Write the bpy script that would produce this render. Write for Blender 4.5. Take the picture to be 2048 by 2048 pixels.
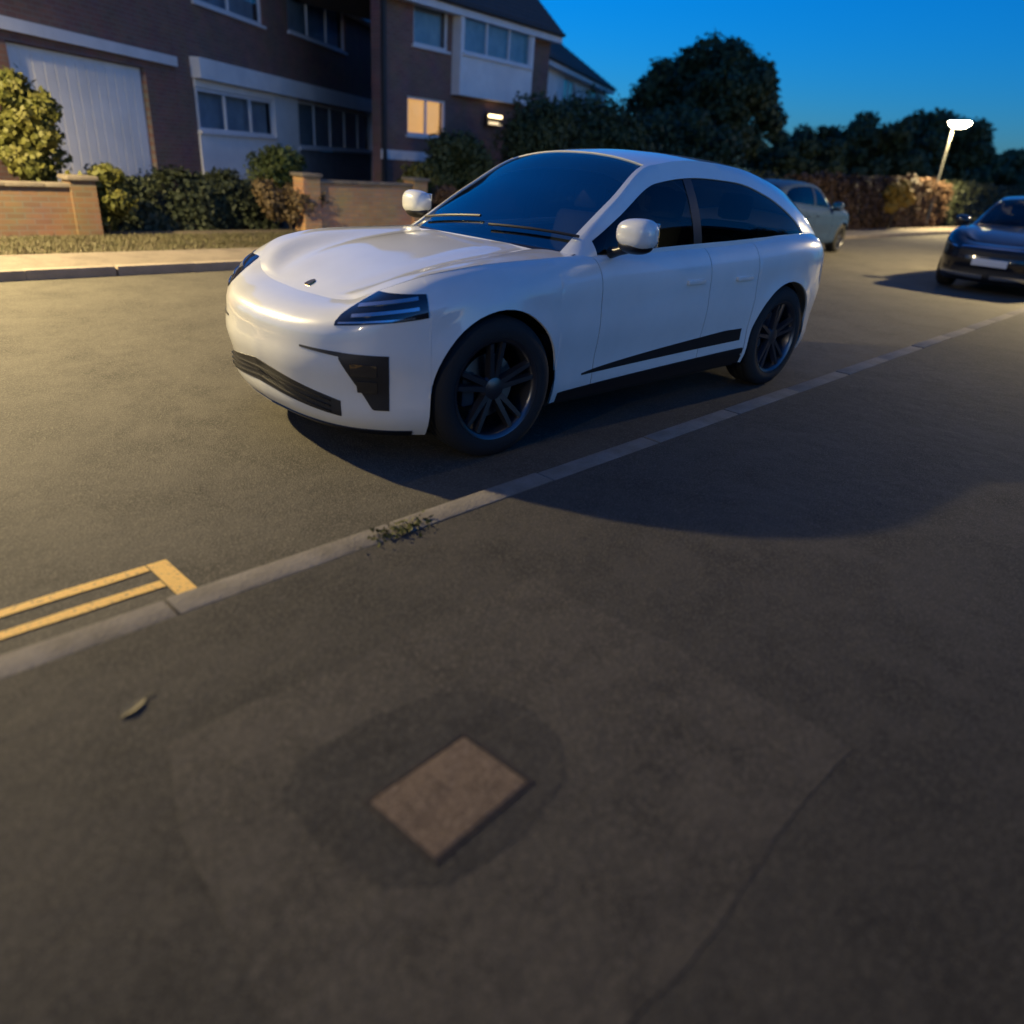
import bpy, bmesh, math, random
import numpy as np
from mathutils import Vector, Matrix

R = math.radians
rng = np.random.default_rng(7)
random.seed(7)
scene = bpy.context.scene
for o in list(bpy.data.objects):
    bpy.data.objects.remove(o)
C = scene.collection

# ------------------------------------------------------------------ camera
cam_d = bpy.data.cameras.new('camera')
cam = bpy.data.objects.new('camera', cam_d)
C.objects.link(cam)
YAW, PITCH, ROLL = R(222.638), R(-25.379), R(4.197)
fw = Vector((math.cos(YAW) * math.cos(PITCH), math.sin(YAW) * math.cos(PITCH), math.sin(PITCH)))
rt0 = Vector((math.sin(YAW), -math.cos(YAW), 0))
up0 = rt0.cross(fw)
rt = math.cos(ROLL) * rt0 + math.sin(ROLL) * up0
up = -math.sin(ROLL) * rt0 + math.cos(ROLL) * up0
m3 = Matrix((rt, up, -fw)).transposed()
cam.matrix_world = Matrix.Translation((4.2748, 3.5660, 1.4997)) @ m3.to_4x4()
cam_d.sensor_width = 36
cam_d.lens = 26.05
cam_d.clip_start = 0.05
cam_d.clip_end = 2000
cam_d.dof.use_dof = True
cam_d.dof.focus_distance = 4.6
cam_d.dof.aperture_fstop = 0.9
scene.camera = cam

# ------------------------------------------------------------------ sky, exposure
SUN_EL, SUN_AZ = R(4.5), R(8)
world = bpy.data.worlds.new('World')
scene.world = world
world.use_nodes = True
nt = world.node_tree
bg = nt.nodes['Background']
sky = nt.nodes.new('ShaderNodeTexSky')
sky.sky_type = 'NISHITA'
sky.sun_disc = False
sky.sun_elevation = SUN_EL
sky.sun_rotation = SUN_AZ
sky.ozone_density = 7.5
sky.air_density = 1.0
sky.dust_density = 0.5
nt.links.new(sky.outputs['Color'], bg.inputs['Color'])
bg.inputs['Strength'].default_value = 0.12
scene.view_settings.view_transform = 'Standard'
scene.view_settings.look = 'None'
scene.view_settings.gamma = 1
scene.view_settings.use_curve_mapping = False
scene.view_settings.exposure = 1.5
scene.render.engine = 'CYCLES'
scene.render.use_motion_blur = False


# ------------------------------------------------------------------ materials
MATS = {}


def mat(name, col=(.5, .5, .5), rough=.6, metal=0., col2=None, scale=6., detail=6., bump=0., bscale=None, coat=0., spec=.5,
        emit=None, estr=0., lo=.35, hi=.65, coords='Object'):
    if name in MATS:
        return MATS[name]
    m = bpy.data.materials.new(name)
    m.use_nodes = True
    t = m.node_tree
    b = t.nodes['Principled BSDF']
    b.inputs['Base Color'].default_value = (*col, 1)
    b.inputs['Roughness'].default_value = rough
    b.inputs['Metallic'].default_value = metal
    b.inputs['Coat Weight'].default_value = coat
    b.inputs['Coat Roughness'].default_value = .04
    b.inputs['Specular IOR Level'].default_value = spec
    if emit:
        b.inputs['Emission Color'].default_value = (*emit, 1)
        b.inputs['Emission Strength'].default_value = estr
    tc = t.nodes.new('ShaderNodeTexCoord')
    if col2:
        n = t.nodes.new('ShaderNodeTexNoise')
        n.inputs['Scale'].default_value = scale
        n.inputs['Detail'].default_value = detail
        n.inputs['Roughness'].default_value = .65
        t.links.new(tc.outputs[coords], n.inputs['Vector'])
        mr = t.nodes.new('ShaderNodeMapRange')
        mr.inputs['From Min'].default_value = lo
        mr.inputs['From Max'].default_value = hi
        t.links.new(n.outputs['Fac'], mr.inputs['Value'])
        mx = t.nodes.new('ShaderNodeMix')
        mx.data_type = 'RGBA'
        mx.inputs['A'].default_value = (*col, 1)
        mx.inputs['B'].default_value = (*col2, 1)
        t.links.new(mr.outputs['Result'], mx.inputs['Factor'])
        t.links.new(mx.outputs['Result'], b.inputs['Base Color'])
    if bump:
        n2 = t.nodes.new('ShaderNodeTexNoise')
        n2.inputs['Scale'].default_value = bscale or scale * 8
        n2.inputs['Detail'].default_value = 4
        t.links.new(tc.outputs[coords], n2.inputs['Vector'])
        bp = t.nodes.new('ShaderNodeBump')
        bp.inputs['Strength'].default_value = bump
        bp.inputs['Distance'].default_value = .01
        t.links.new(n2.outputs['Fac'], bp.inputs['Height'])
        t.links.new(bp.outputs['Normal'], b.inputs['Normal'])
    MATS[name] = m
    return m


def asphalt(name, a, b, stone, big=.7, rough=.85, fine=220.):
    """tarmac: large worn patches, mid blotches and fine aggregate"""
    if name in MATS:
        return MATS[name]
    m = bpy.data.materials.new(name)
    m.use_nodes = True
    t = m.node_tree
    bs = t.nodes['Principled BSDF']
    bs.inputs['Roughness'].default_value = rough
    bs.inputs['Specular IOR Level'].default_value = .35
    tc = t.nodes.new('ShaderNodeTexCoord')

    def noise(sc, det, lo, hi, rg=.6):
        n = t.nodes.new('ShaderNodeTexNoise')
        n.inputs['Scale'].default_value = sc
        n.inputs['Detail'].default_value = det
        n.inputs['Roughness'].default_value = rg
        t.links.new(tc.outputs['Object'], n.inputs['Vector'])
        r = t.nodes.new('ShaderNodeMapRange')
        r.inputs['From Min'].default_value = lo
        r.inputs['From Max'].default_value = hi
        t.links.new(n.outputs['Fac'], r.inputs['Value'])
        return r.outputs['Result']

    def mix(f, A, B, mode='MIX', fac=None):
        x = t.nodes.new('ShaderNodeMix')
        x.data_type = 'RGBA'
        x.blend_type = mode
        if f is None:
            x.inputs['Factor'].default_value = fac
        else:
            t.links.new(f, x.inputs['Factor'])
        for s, v in (('A', A), ('B', B)):
            if isinstance(v, tuple):
                x.inputs[s].default_value = (*v, 1)
            else:
                t.links.new(v, x.inputs[s])
        return x.outputs['Result']
    c1 = mix(noise(big, 5, .38, .64), a, b)
    c2 = mix(noise(big * 4.3, 7, .44, .68, .7), c1, tuple(.62 * v for v in a))
    v = t.nodes.new('ShaderNodeTexVoronoi')
    v.inputs['Scale'].default_value = fine
    t.links.new(tc.outputs['Object'], v.inputs['Vector'])
    hs = t.nodes.new('ShaderNodeMapRange')
    hs.inputs['From Min'].default_value = .55
    hs.inputs['From Max'].default_value = 1.0
    sp = t.nodes.new('ShaderNodeSeparateColor')
    t.links.new(v.outputs['Color'], sp.inputs['Color'])
    t.links.new(sp.outputs['Red'], hs.inputs['Value'])
    c3 = mix(hs.outputs['Result'], c2, stone)
    t.links.new(c3, bs.inputs['Base Color'])
    bp = t.nodes.new('ShaderNodeBump')
    bp.inputs['Strength'].default_value = .5
    bp.inputs['Distance'].default_value = .004
    t.links.new(v.outputs['Distance'], bp.inputs['Height'])
    n3 = t.nodes.new('ShaderNodeTexNoise')
    n3.inputs['Scale'].default_value = 9
    n3.inputs['Detail'].default_value = 5
    t.links.new(tc.outputs['Object'], n3.inputs['Vector'])
    bp2 = t.nodes.new('ShaderNodeBump')
    bp2.inputs['Strength'].default_value = .35
    bp2.inputs['Distance'].default_value = .02
    t.links.new(n3.outputs['Fac'], bp2.inputs['Height'])
    t.links.new(bp.outputs['Normal'], bp2.inputs['Normal'])
    t.links.new(bp2.outputs['Normal'], bs.inputs['Normal'])
    MATS[name] = m
    return m


def brick_mat(name, c1, c2, mortar):
    if name in MATS:
        return MATS[name]
    m = bpy.data.materials.new(name)
    m.use_nodes = True
    t = m.node_tree
    bs = t.nodes['Principled BSDF']
    bs.inputs['Roughness'].default_value = .9
    tc = t.nodes.new('ShaderNodeTexCoord')
    mp = t.nodes.new('ShaderNodeMapping')
    mp.inputs['Rotation'].default_value = (R(90), 0, 0)
    t.links.new(tc.outputs['Object'], mp.inputs['Vector'])
    bk = t.nodes.new('ShaderNodeTexBrick')
    bk.inputs['Color1'].default_value = (*c1, 1)
    bk.inputs['Color2'].default_value = (*c2, 1)
    bk.inputs['Mortar'].default_value = (*mortar, 1)
    bk.inputs['Scale'].default_value = 1
    bk.inputs['Brick Width'].default_value = .225
    bk.inputs['Row Height'].default_value = .075
    bk.inputs['Mortar Size'].default_value = .008
    bk.inputs['Bias'].default_value = -.1
    t.links.new(mp.outputs['Vector'], bk.inputs['Vector'])
    n = t.nodes.new('ShaderNodeTexNoise')
    n.inputs['Scale'].default_value = 2.2
    n.inputs['Detail'].default_value = 6
    t.links.new(tc.outputs['Object'], n.inputs['Vector'])
    mx = t.nodes.new('ShaderNodeMix')
    mx.data_type = 'RGBA'
    mx.blend_type = 'MULTIPLY'
    mx.inputs['Factor'].default_value = .55
    t.links.new(bk.outputs['Color'], mx.inputs['A'])
    t.links.new(n.outputs['Color'], mx.inputs['B'])
    g = t.nodes.new('ShaderNodeHueSaturation')
    g.inputs['Saturation'].default_value = .9
    g.inputs['Value'].default_value = 1.35
    t.links.new(mx.outputs['Result'], g.inputs['Color'])
    t.links.new(g.outputs['Color'], bs.inputs['Base Color'])
    bp = t.nodes.new('ShaderNodeBump')
    bp.invert = True
    bp.inputs['Strength'].default_value = .6
    bp.inputs['Distance'].default_value = .008
    t.links.new(bk.outputs['Fac'], bp.inputs['Height'])
    t.links.new(bp.outputs['Normal'], bs.inputs['Normal'])
    MATS[name] = m
    return m


def pane(name, tint, gloss_rough=.02, ior=1.5, boost=1.0):
    """window glass: tinted see-through with a Fresnel mirror layer"""
    if name in MATS:
        return MATS[name]
    m = bpy.data.materials.new(name)
    m.use_nodes = True
    t = m.node_tree
    t.nodes.remove(t.nodes['Principled BSDF'])
    tr = t.nodes.new('ShaderNodeBsdfTransparent')
    tr.inputs['Color'].default_value = (*tint, 1)
    gl = t.nodes.new('ShaderNodeBsdfGlossy')
    gl.inputs['Roughness'].default_value = gloss_rough
    fr = t.nodes.new('ShaderNodeFresnel')
    ge = t.nodes.new('ShaderNodeNewGeometry')
    io = t.nodes.new('ShaderNodeMapRange')       # same reflectance on both sides of the sheet
    io.inputs['To Min'].default_value = ior
    io.inputs['To Max'].default_value = 1 / ior
    t.links.new(ge.outputs['Backfacing'], io.inputs['Value'])
    t.links.new(io.outputs['Result'], fr.inputs['IOR'])
    mx = t.nodes.new('ShaderNodeMixShader')
    t.links.new(fr.outputs['Fac'], mx.inputs['Fac'])
    t.links.new(tr.outputs['BSDF'], mx.inputs[1])
    t.links.new(gl.outputs['BSDF'], mx.inputs[2])
    t.links.new(mx.outputs['Shader'], t.nodes['Material Output'].inputs['Surface'])
    MATS[name] = m
    return m


def leaf_mat(name, a, b, sc=1.5):
    m = mat(name, a, .6, col2=b, scale=sc, detail=3, lo=.3, hi=.7, spec=.25)
    return m


M_ROAD = asphalt('road_asphalt', (0.064, 0.059, 0.047), (0.084, 0.077, 0.060), (0.116, 0.106, 0.082), big=.5, fine=140)
M_PAVE = asphalt('pavement_tarmac', (0.042, 0.039, 0.031), (0.060, 0.054, 0.043), (0.092, 0.083, 0.065), big=.9, fine=190)
M_PATCH = asphalt('patch_tarmac', (0.058, 0.053, 0.042), (0.076, 0.067, 0.052), (0.112, 0.099, 0.076), big=1.3, fine=170)
M_PATCHD = asphalt('dark_patch_tarmac', (0.036, 0.034, 0.029), (0.050, 0.046, 0.038), (0.078, 0.071, 0.058), big=1.5, fine=170)
M_CONC = asphalt('cover_concrete', (0.140, 0.100, 0.066), (0.175, 0.124, 0.080), (0.231, 0.172, 0.118), big=3., fine=150)
M_FOOT = asphalt('footway_paving', (0.155, 0.130, 0.102), (0.198, 0.167, 0.130), (0.229, 0.192, 0.155), big=.8, fine=150)
M_KERB = mat('kerb_concrete', (.22, .20, .17), .9, col2=(.14, .125, .10), scale=5, bump=.5, bscale=60)
M_KERBF = mat('far_kerb_concrete', (.27, .225, .175), .9, col2=(.20, .165, .13), scale=4, bump=.5, bscale=60)
M_YEL = mat('yellow_road_paint', (.74, .46, .11), .7, col2=(.16, .13, .08), scale=55, lo=.54, hi=.66, bump=.5, bscale=160)
M_SOIL = mat('soil_and_turf', (.055, .058, .030), .95, col2=(.085, .07, .045), scale=1.2, bump=.8, bscale=20)
M_BRICKD = brick_mat('dark_brick', (.20, .088, .064), (.155, .072, .055), (.17, .135, .115))
M_BRICKW = brick_mat('orange_brick', (.17, .088, .040), (.13, .068, .034), (.14, .115, .085))
M_WHITE = mat('white_upvc', (.62, .63, .66), .45, col2=(.54, .55, .58), scale=2)
M_CLAD = mat('white_cladding', (.70, .70, .70), .5, col2=(.60, .60, .61), scale=1.5)
M_GARAGE = mat('white_garage_paint', (.76, .74, .72), .5, col2=(.64, .63, .62), scale=1.2)
M_TILE = mat('roof_tile', (.045, .042, .045), .8, col2=(.065, .055, .052), scale=4, bump=.6, bscale=14)
M_LEAD = mat('dark_trim', (.02, .02, .022), .6)
M_CURT = mat('net_curtain', (.50, .55, .60), .9, col2=(.36, .40, .46), scale=3)  # pale bluish sheet imitating the sky's reflection in the panes
M_DARKROOM = mat('dark_room', (.03, .03, .035), .9)
M_GLASS = pane('house_glass', (.8, .85, .88))
M_LITC = mat('lit_curtain', (.8, .6, .35), .9, emit=(1.0, .46, .12), estr=.36)
M_LAMPG = mat('lamp_lens', (.9, .9, .85), .4, emit=(1.0, .80, .50), estr=60)
M_POST = mat('lamp_column_steel', (.045, .05, .048), .6, metal=.0, col2=(.03, .03, .03), scale=3)
M_BARK = mat('bark', (.06, .045, .032), .95, col2=(.035, .027, .02), scale=8, bump=.8)
L_DARK = leaf_mat('leaf_dark', (.035, .055, .022), (.06, .075, .03))
L_MID = leaf_mat('leaf_mid', (.05, .075, .022), (.085, .10, .035))
L_YEL = leaf_mat('leaf_yellow_green', (.065, .075, .014), (.10, .092, .022), 3)
L_BROWN = leaf_mat('leaf_brown', (.10, .07, .035), (.14, .10, .05))
L_HEDGE = leaf_mat('leaf_hedge', (.03, .04, .022), (.05, .06, .03))
L_COPPER = leaf_mat('leaf_copper', (.075, .045, .028), (.11, .065, .035))
L_GRASS = leaf_mat('grass_blade', (.075, .072, .03), (.115, .098, .05), 2)


# ------------------------------------------------------------------ mesh helpers
def mesh_obj(name, verts, faces, m=None, parent=None, smooth=False, ang=None):
    me = bpy.data.meshes.new(name)
    me.from_pydata([tuple(map(float, v)) for v in verts], [], [tuple(f) for f in faces])
    me.validate(verbose=False)
    if smooth:
        me.polygons.foreach_set('use_smooth', [True] * len(me.polygons))
        if ang:
            me.set_sharp_from_angle(angle=R(ang))
    if m:
        me.materials.append(m)
    o = bpy.data.objects.new(name, me)
    C.objects.link(o)
    if parent:
        o.parent = parent
    return o


def bm_obj(name, bm, m=None, parent=None, smooth=False, ang=35):
    me = bpy.data.meshes.new(name)
    bmesh.ops.recalc_face_normals(bm, faces=bm.faces)
    bm.to_mesh(me)
    bm.free()
    if smooth:
        me.polygons.foreach_set('use_smooth', [True] * len(me.polygons))
        me.set_sharp_from_angle(angle=R(ang))
    if m:
        me.materials.append(m)
    o = bpy.data.objects.new(name, me)
    C.objects.link(o)
    if parent:
        o.parent = parent
    return o


def add_box(bm, x0, x1, y0, y1, z0, z1, bev=0.):
    r = bmesh.ops.create_cube(bm, size=1, matrix=Matrix.Translation(((x0 + x1) / 2, (y0 + y1) / 2, (z0 + z1) / 2)) @ Matrix.Diagonal((abs(x1 - x0), abs(y1 - y0), abs(z1 - z0), 1)))
    if bev:
        es = list({e for v in r['verts'] for e in v.link_edges})
        bmesh.ops.bevel(bm, geom=es, offset=bev, segments=2, affect='EDGES', profile=.6)


def box(name, x0, x1, y0, y1, z0, z1, m, parent=None, bev=0.):
    bm = bmesh.new()
    add_box(bm, x0, x1, y0, y1, z0, z1, bev)
    return bm_obj(name, bm, m, parent, smooth=bev > 0)


def tube(name, pts, rads, m, parent=None, n=10):
    V, F = [], []
    pts = [Vector(p) for p in pts]
    for i, p in enumerate(pts):
        d = (pts[min(i + 1, len(pts) - 1)] - pts[max(i - 1, 0)]).normalized()
        a = d.cross(Vector((0, 0, 1)) if abs(d.z) < .9 else Vector((1, 0, 0))).normalized()
        b = d.cross(a)
        for k in range(n):
            t = 2 * math.pi * k / n
            V.append(p + rads[i] * (math.cos(t) * a + math.sin(t) * b))
    for i in range(len(pts) - 1):
        for k in range(n):
            F.append((i * n + k, i * n + (k + 1) % n, (i + 1) * n + (k + 1) % n, (i + 1) * n + k))
    F.append(tuple(range(n)))
    F.append(tuple(range((len(pts) - 1) * n, len(pts) * n)))
    return mesh_obj(name, V, F, m, parent, smooth=True, ang=50)


def empty(name, loc=(0, 0, 0), rz=0.):
    o = bpy.data.objects.new(name, None)
    o.empty_display_size = .2
    C.objects.link(o)
    o.location = loc
    o.rotation_euler = (0, 0, rz)
    return o


def tag(o, label, cat, group=None, kind=None):
    o['label'] = label
    if cat:
        o['category'] = cat
    if group:
        o['group'] = group
    if kind:
        o['kind'] = kind
    return o


def structure(o):
    o['kind'] = 'structure'
    return o


def pchip(xs, ys):
    xs = np.array(xs, float)
    ys = np.array(ys, float)
    if xs[0] > xs[-1]:
        xs, ys = xs[::-1], ys[::-1]
    h = np.diff(xs)
    d = np.diff(ys) / h
    m = np.zeros(len(xs))
    m[0], m[-1] = d[0], d[-1]
    for i in range(1, len(xs) - 1):
        if d[i - 1] * d[i] > 0:
            w1, w2 = 2 * h[i] + h[i - 1], h[i] + 2 * h[i - 1]
            m[i] = (w1 + w2) / (w1 / d[i - 1] + w2 / d[i])

    def f(x):
        x = np.clip(x, xs[0], xs[-1])
        i = np.clip(np.searchsorted(xs, x) - 1, 0, len(xs) - 2)
        t = (x - xs[i]) / h[i]
        return (ys[i] * (1 + 2 * t) * (1 - t) ** 2 + h[i] * m[i] * t * (1 - t) ** 2 + ys[i + 1] * t * t * (3 - 2 * t) + h[i] * m[i + 1] * t * t * (t - 1))
    return f


def weld(o, d=.0008):
    bm = bmesh.new()
    bm.from_mesh(o.data)
    bmesh.ops.remove_doubles(bm, verts=bm.verts, dist=d)
    bmesh.ops.recalc_face_normals(bm, faces=bm.faces)
    bm.to_mesh(o.data)
    bm.free()


def outward(o, axis_z=.6):
    """turn all faces of an open shell away from the car's long axis"""
    me = o.data
    tot = 0.
    for f in me.polygons:
        c = f.center
        tot += f.area * f.normal.dot(Vector((c.x * .35, c.y, c.z - axis_z)))
    if tot < 0:
        me.flip_normals()
    return o


def catmull(xs, ys):
    """smooth C1 interpolation used for the plan outline (no flat spots)"""
    xs = np.array(xs, float)
    ys = np.array(ys, float)
    m = np.gradient(ys, xs)

    def f(x):
        x = np.clip(x, xs[0], xs[-1])
        i = np.clip(np.searchsorted(xs, x) - 1, 0, len(xs) - 2)
        h = xs[i + 1] - xs[i]
        t = (x - xs[i]) / h
        return (ys[i] * (1 + 2 * t) * (1 - t) ** 2 + h * m[i] * t * (1 - t) ** 2 + ys[i + 1] * t * t * (3 - 2 * t) + h * m[i + 1] * t * t * (t - 1))
    return f


# ------------------------------------------------------------------ ground, road, pavements
KN, KF, FB = 1.32, -5.76, -7.0          # near kerb face, far kerb face, back of far footway
structure(mesh_obj('ground', [(-900, -900, -.03), (900, -900, -.03), (900, 900, -.03), (-900, 900, -.03)], [(0, 1, 2, 3)], M_SOIL))


def sheet(name, x0, x1, y0, y1, z, m, nx=1, ny=1, parent=None):
    V = [(x0 + (x1 - x0) * i / nx, y0 + (y1 - y0) * j / ny, z) for j in range(ny + 1) for i in range(nx + 1)]
    F = [(j * (nx + 1) + i, j * (nx + 1) + i + 1, (j + 1) * (nx + 1) + i + 1, (j + 1) * (nx + 1) + i) for j in range(ny) for i in range(nx)]
    return mesh_obj(name, V, F, m, parent)


road = structure(sheet('road', -160, 60, KF - .02, KN + .02, 0, M_ROAD))
pave = structure(box('pavement', -160, 60, KN + .125, 4.7, -.02, .10, M_PAVE))
foot = structure(box('far_footway', -160, 60, FB, KF - .125, -.02, .10, M_FOOT))


# kerb stones, one mesh shared
def kerb_row(root_name, y0, y1, xa, xb, m, near):
    root = structure(empty(root_name, (0, 0, 0)))
    L = .915
    bm = bmesh.new()
    add_box(bm, -L / 2 + .004, L / 2 - .004, y0, y1, -.05, .104, .012)
    first = bm_obj('kerb_stone', bm, m, root, smooth=True)
    n = int((xb - xa) / L)
    for i in range(n):
        o = first if i == 0 else first.copy()
        if i:
            C.objects.link(o)
            o.parent = root
        o.location = (xa + L * (i + .5), random.uniform(-.003, .003), random.uniform(-.004, .003))
        o.rotation_euler = (0, 0, R(random.uniform(-.15, .15)))
    return root


kerb_row('near_kerb', KN, KN + .125, -34, 7.2, M_KERB, True)
kerb_row('far_kerb', KF - .125, KF, -52, 6.5, M_KERBF, False)
structure(box('distant_kerb', -160, -34.02, KN, KN + .125, -.05, .10, M_KERB))
structure(box('distant_far_kerb', -160, -52.02, KF - .125, KF, -.05, .10, M_KERBF))

# double yellow lines with the closing bar
yl = tag(empty('double_yellow_line', (3.4, 1, .004)), 'double yellow no-parking lines ending in a short cross bar by the kerb', 'road marking')


def paint(name, poly, z):
    bm = bmesh.new()
    vs = [bm.verts.new((x - 3.4, y - 1, z)) for x, y in poly]
    bm.faces.new(vs)
    return bm_obj(name, bm, M_YEL, yl)


def wob_line(x0, x1, ya, yb, n=60):
    a = [(x0 + (x1 - x0) * i / n, ya + random.uniform(-.0025, .0025)) for i in range(n + 1)]
    b = [(x0 + (x1 - x0) * i / n, yb + random.uniform(-.0025, .0025)) for i in range(n, -1, -1)]
    return a + b


paint('yellow_line', wob_line(3.425, 12, .895, .945), 0)
paint('yellow_line', wob_line(3.425, 12, 1.035, 1.085), 0)
paint('end_bar', [(3.345, .895), (3.42, .895), (3.42, 1.225), (3.345, 1.225)], 0)

# pavement repairs
def patch_sheet(name, poly, z, m, jit=.002):
    bm = bmesh.new()
    pts = []
    for i, (x, y) in enumerate(poly):
        x2, y2 = poly[(i + 1) % len(poly)]
        k = 14
        for j in range(k):
            t = j / k
            w_ = .009 * math.sin(7.3 * (x + t * (x2 - x))) + .008 * math.sin(11.7 * (y + t * (y2 - y)))
            pts.append((x + w_ + (x2 - x) * t + random.gauss(0, jit), y - w_ + (y2 - y) * t + random.gauss(0, jit)))
    top = [bm.verts.new((x, y, z)) for x, y in pts]
    bot = [bm.verts.new((x, y, .09)) for x, y in pts]
    bm.faces.new(top)
    for i in range(len(pts)):
        bm.faces.new((top[i], bot[i], bot[(i + 1) % len(pts)], top[(i + 1) % len(pts)]))
    o = bm_obj(name, bm, m, pave)
    return o


patch_sheet('tarmac_patch', [(3.80, 1.99), (3.1, 1.98), (2.46, 2.0), (2.42, 2.6), (2.45, 3.2), (3.2, 3.22), (3.98, 3.2), (3.92, 2.5)], .1015, M_PATCH)
patch_sheet('tarmac_patch', [(3.66, 2.36), (3.56, 2.27), (3.36, 2.25), (3.16, 2.28), (3.04, 2.36), (3.0, 2.5), (3.02, 2.64), (3.12, 2.75), (3.32, 2.80), (3.52, 2.79), (3.63, 2.70), (3.67, 2.52)], .1025, M_PATCHD, .003)

cover = tag(empty('inspection_cover', (3.36, 2.59, .10), R(3)), 'square inspection cover with pale concrete infill sunk in the pavement', 'cover')
bm = bmesh.new()
for a in ((-.17, .17, -.125, -.115), (-.17, .17, .115, .125), (-.17, -.16, -.115, .115), (.16, .17, -.115, .115)):
    add_box(bm, *a, -.02, .0055)
bm_obj('frame', bm, mat('cover_iron', (.03, .028, .026), .6, metal=.5, col2=(.06, .045, .035), scale=30, bump=.3), cover)
bm = bmesh.new()
add_box(bm, -.157, .157, -.112, .112, -.02, .0045, .003)
bm_obj('infill', bm, M_CONC, cover)


# ------------------------------------------------------------------ foliage
def leaf_mesh(name, P, Nrm, size, m, parent, aspect=1.6):
    n = len(P)
    up_ = rng.normal(size=(n, 3))
    a = np.cross(Nrm, up_)
    a /= np.linalg.norm(a, axis=1)[:, None] + 1e-9
    b = np.cross(Nrm, a)
    sz = size * rng.uniform(.6, 1.3, n)[:, None]
    a = a * sz * aspect * .5
    b = b * sz * .5
    fold = Nrm * sz * .18
    V = np.stack([P - a, P + b - fold, P + a, P - b - fold], 1).reshape(-1, 3)
    me = bpy.data.meshes.new(name)
    me.vertices.add(4 * n)
    me.vertices.foreach_set('co', V.ravel())
    me.loops.add(4 * n)
    me.loops.foreach_set('vertex_index', np.arange(4 * n))
    me.polygons.add(n)
    me.polygons.foreach_set('loop_start', np.arange(n) * 4)
    me.update(calc_edges=True)
    me.materials.append(m)
    o = bpy.data.objects.new(name, me)
    C.objects.link(o)
    o.parent = parent
    return o


def clump_points(clumps, n):
    """leaf positions on the outer part of many small clumps"""
    w = np.array([c[3] ** 2 for c in clumps])
    idx = rng.choice(len(clumps), n, p=w / w.sum())
    cc = np.array([c[:3] for c in clumps])[idx]
    rr = np.array([c[3] for c in clumps])[idx]
    d = rng.normal(size=(n, 3))
    d /= np.linalg.norm(d, axis=1)[:, None]
    rad = rr * (1 - .55 * rng.random(n) ** 1.6) * rng.uniform(.8, 1.3, n)
    P = cc + d * rad[:, None] * np.array([1, 1, .85])
    N = d + rng.normal(size=(n, 3)) * .55
    N /= np.linalg.norm(N, axis=1)[:, None]
    return P, N


def plant(name, label, cat, x, y, w, d, h, n, leaf, m, z0=0., trunk=True, base=.25, clump=.33, group=None, k=None, part='crown'):
    """bush or tree: clumps fill an uneven ellipsoid between base*h and h"""
    root = tag(empty(name, (x, y, z0)), label, cat, group)
    zc, rz = h * (1 + base) / 2, h * (1 - base) / 2
    k = k or 26
    cl = []
    for i in range(k):
        v = rng.normal(size=3)
        v /= np.linalg.norm(v)
        r = rng.random() ** .4
        sc = min(w, d, 2 * rz) / 2 * clump * rng.uniform(.7, 1.35) * 2
        sc *= .62
        f = max(.1, 1 - sc / (max(w, d) * .62))
        cl.append((v[0] * w / 2 * r * f, v[1] * d / 2 * r * f, zc + v[2] * rz * r * f, sc))
    P, N = clump_points(cl, n)
    P[:, 2] = np.maximum(P[:, 2], .02)
    leaf_mesh(part, P, N, leaf, m, root)
    if trunk:
        tr = max(.03, h * .028)
        bend = rng.normal(size=2) * .06 * h * .3
        tube('trunk', [(0, 0, -.05), (bend[0] * .4, bend[1] * .4, zc * .5), (bend[0], bend[1], zc * 1.1)], [tr * 1.25, tr, tr * .5], M_BARK, root, 8)
        for c in sorted(cl, key=lambda q: -q[3])[:7]:
            t = random.uniform(.45, .85)
            s = Vector((bend[0] * t, bend[1] * t, zc * t))
            e = Vector(c[:3])
            tube('branch', [s, (s + e) / 2 + Vector((0, 0, .05 * h)), e], [tr * .5, tr * .33, tr * .15], M_BARK, root, 6)
    return root


def hedge(name, label, x0, y0, x1, y1, w, h, n, leaf, m, z0=0., group=None, bump=.12):
    """clipped hedge from one end to the other"""
    L = math.hypot(x1 - x0, y1 - y0)
    root = tag(empty(name, ((x0 + x1) / 2, (y0 + y1) / 2, z0), math.atan2(y1 - y0, x1 - x0)), label, 'hedge', group)
    A = np.array([2 * L * h, L * w * 1.3, 2 * w * h])
    f = rng.choice(3, n, p=A / A.sum())
    u = rng.uniform(-.5, .5, n) * L
    v = rng.uniform(-.5, .5, n) * w
    z = rng.random(n) * h
    sgn = rng.choice([-1, 1], n)
    P = np.stack([u, v, z], 1)
    N = np.zeros((n, 3))
    P[f == 0, 1] = (sgn * w / 2)[f == 0]
    N[f == 0, 1] = sgn[f == 0]
    P[f == 1, 2] = h
    N[f == 1, 2] = 1
    P[f == 2, 0] = (sgn * L / 2)[f == 2]
    N[f == 2, 0] = sgn[f == 2]
    wob = bump * (np.sin(P[:, 0] * 2.3 + 1) * np.sin(P[:, 2] * 3.1 + P[:, 1] * 2) + .7 * np.sin(P[:, 0] * 5.9 + P[:, 2] * 4)) + rng.normal(size=n) * .05 - .06 * rng.random(n)
    P += N * wob[:, None]
    P[:, 2] = np.maximum(P[:, 2], .02)
    N += rng.normal(size=(n, 3)) * .6
    N /= np.linalg.norm(N, axis=1)[:, None]
    leaf_mesh('foliage', P, N, leaf, m, root)
    bm = bmesh.new()
    add_box(bm, -L / 2 + .12, L / 2 - .12, -w / 2 + .12, w / 2 - .12, 0, h - .14, .08)
    bm_obj('twig_core', bm, mat('hedge_twigs', (.016, .016, .010), .95), root)
    return root


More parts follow.
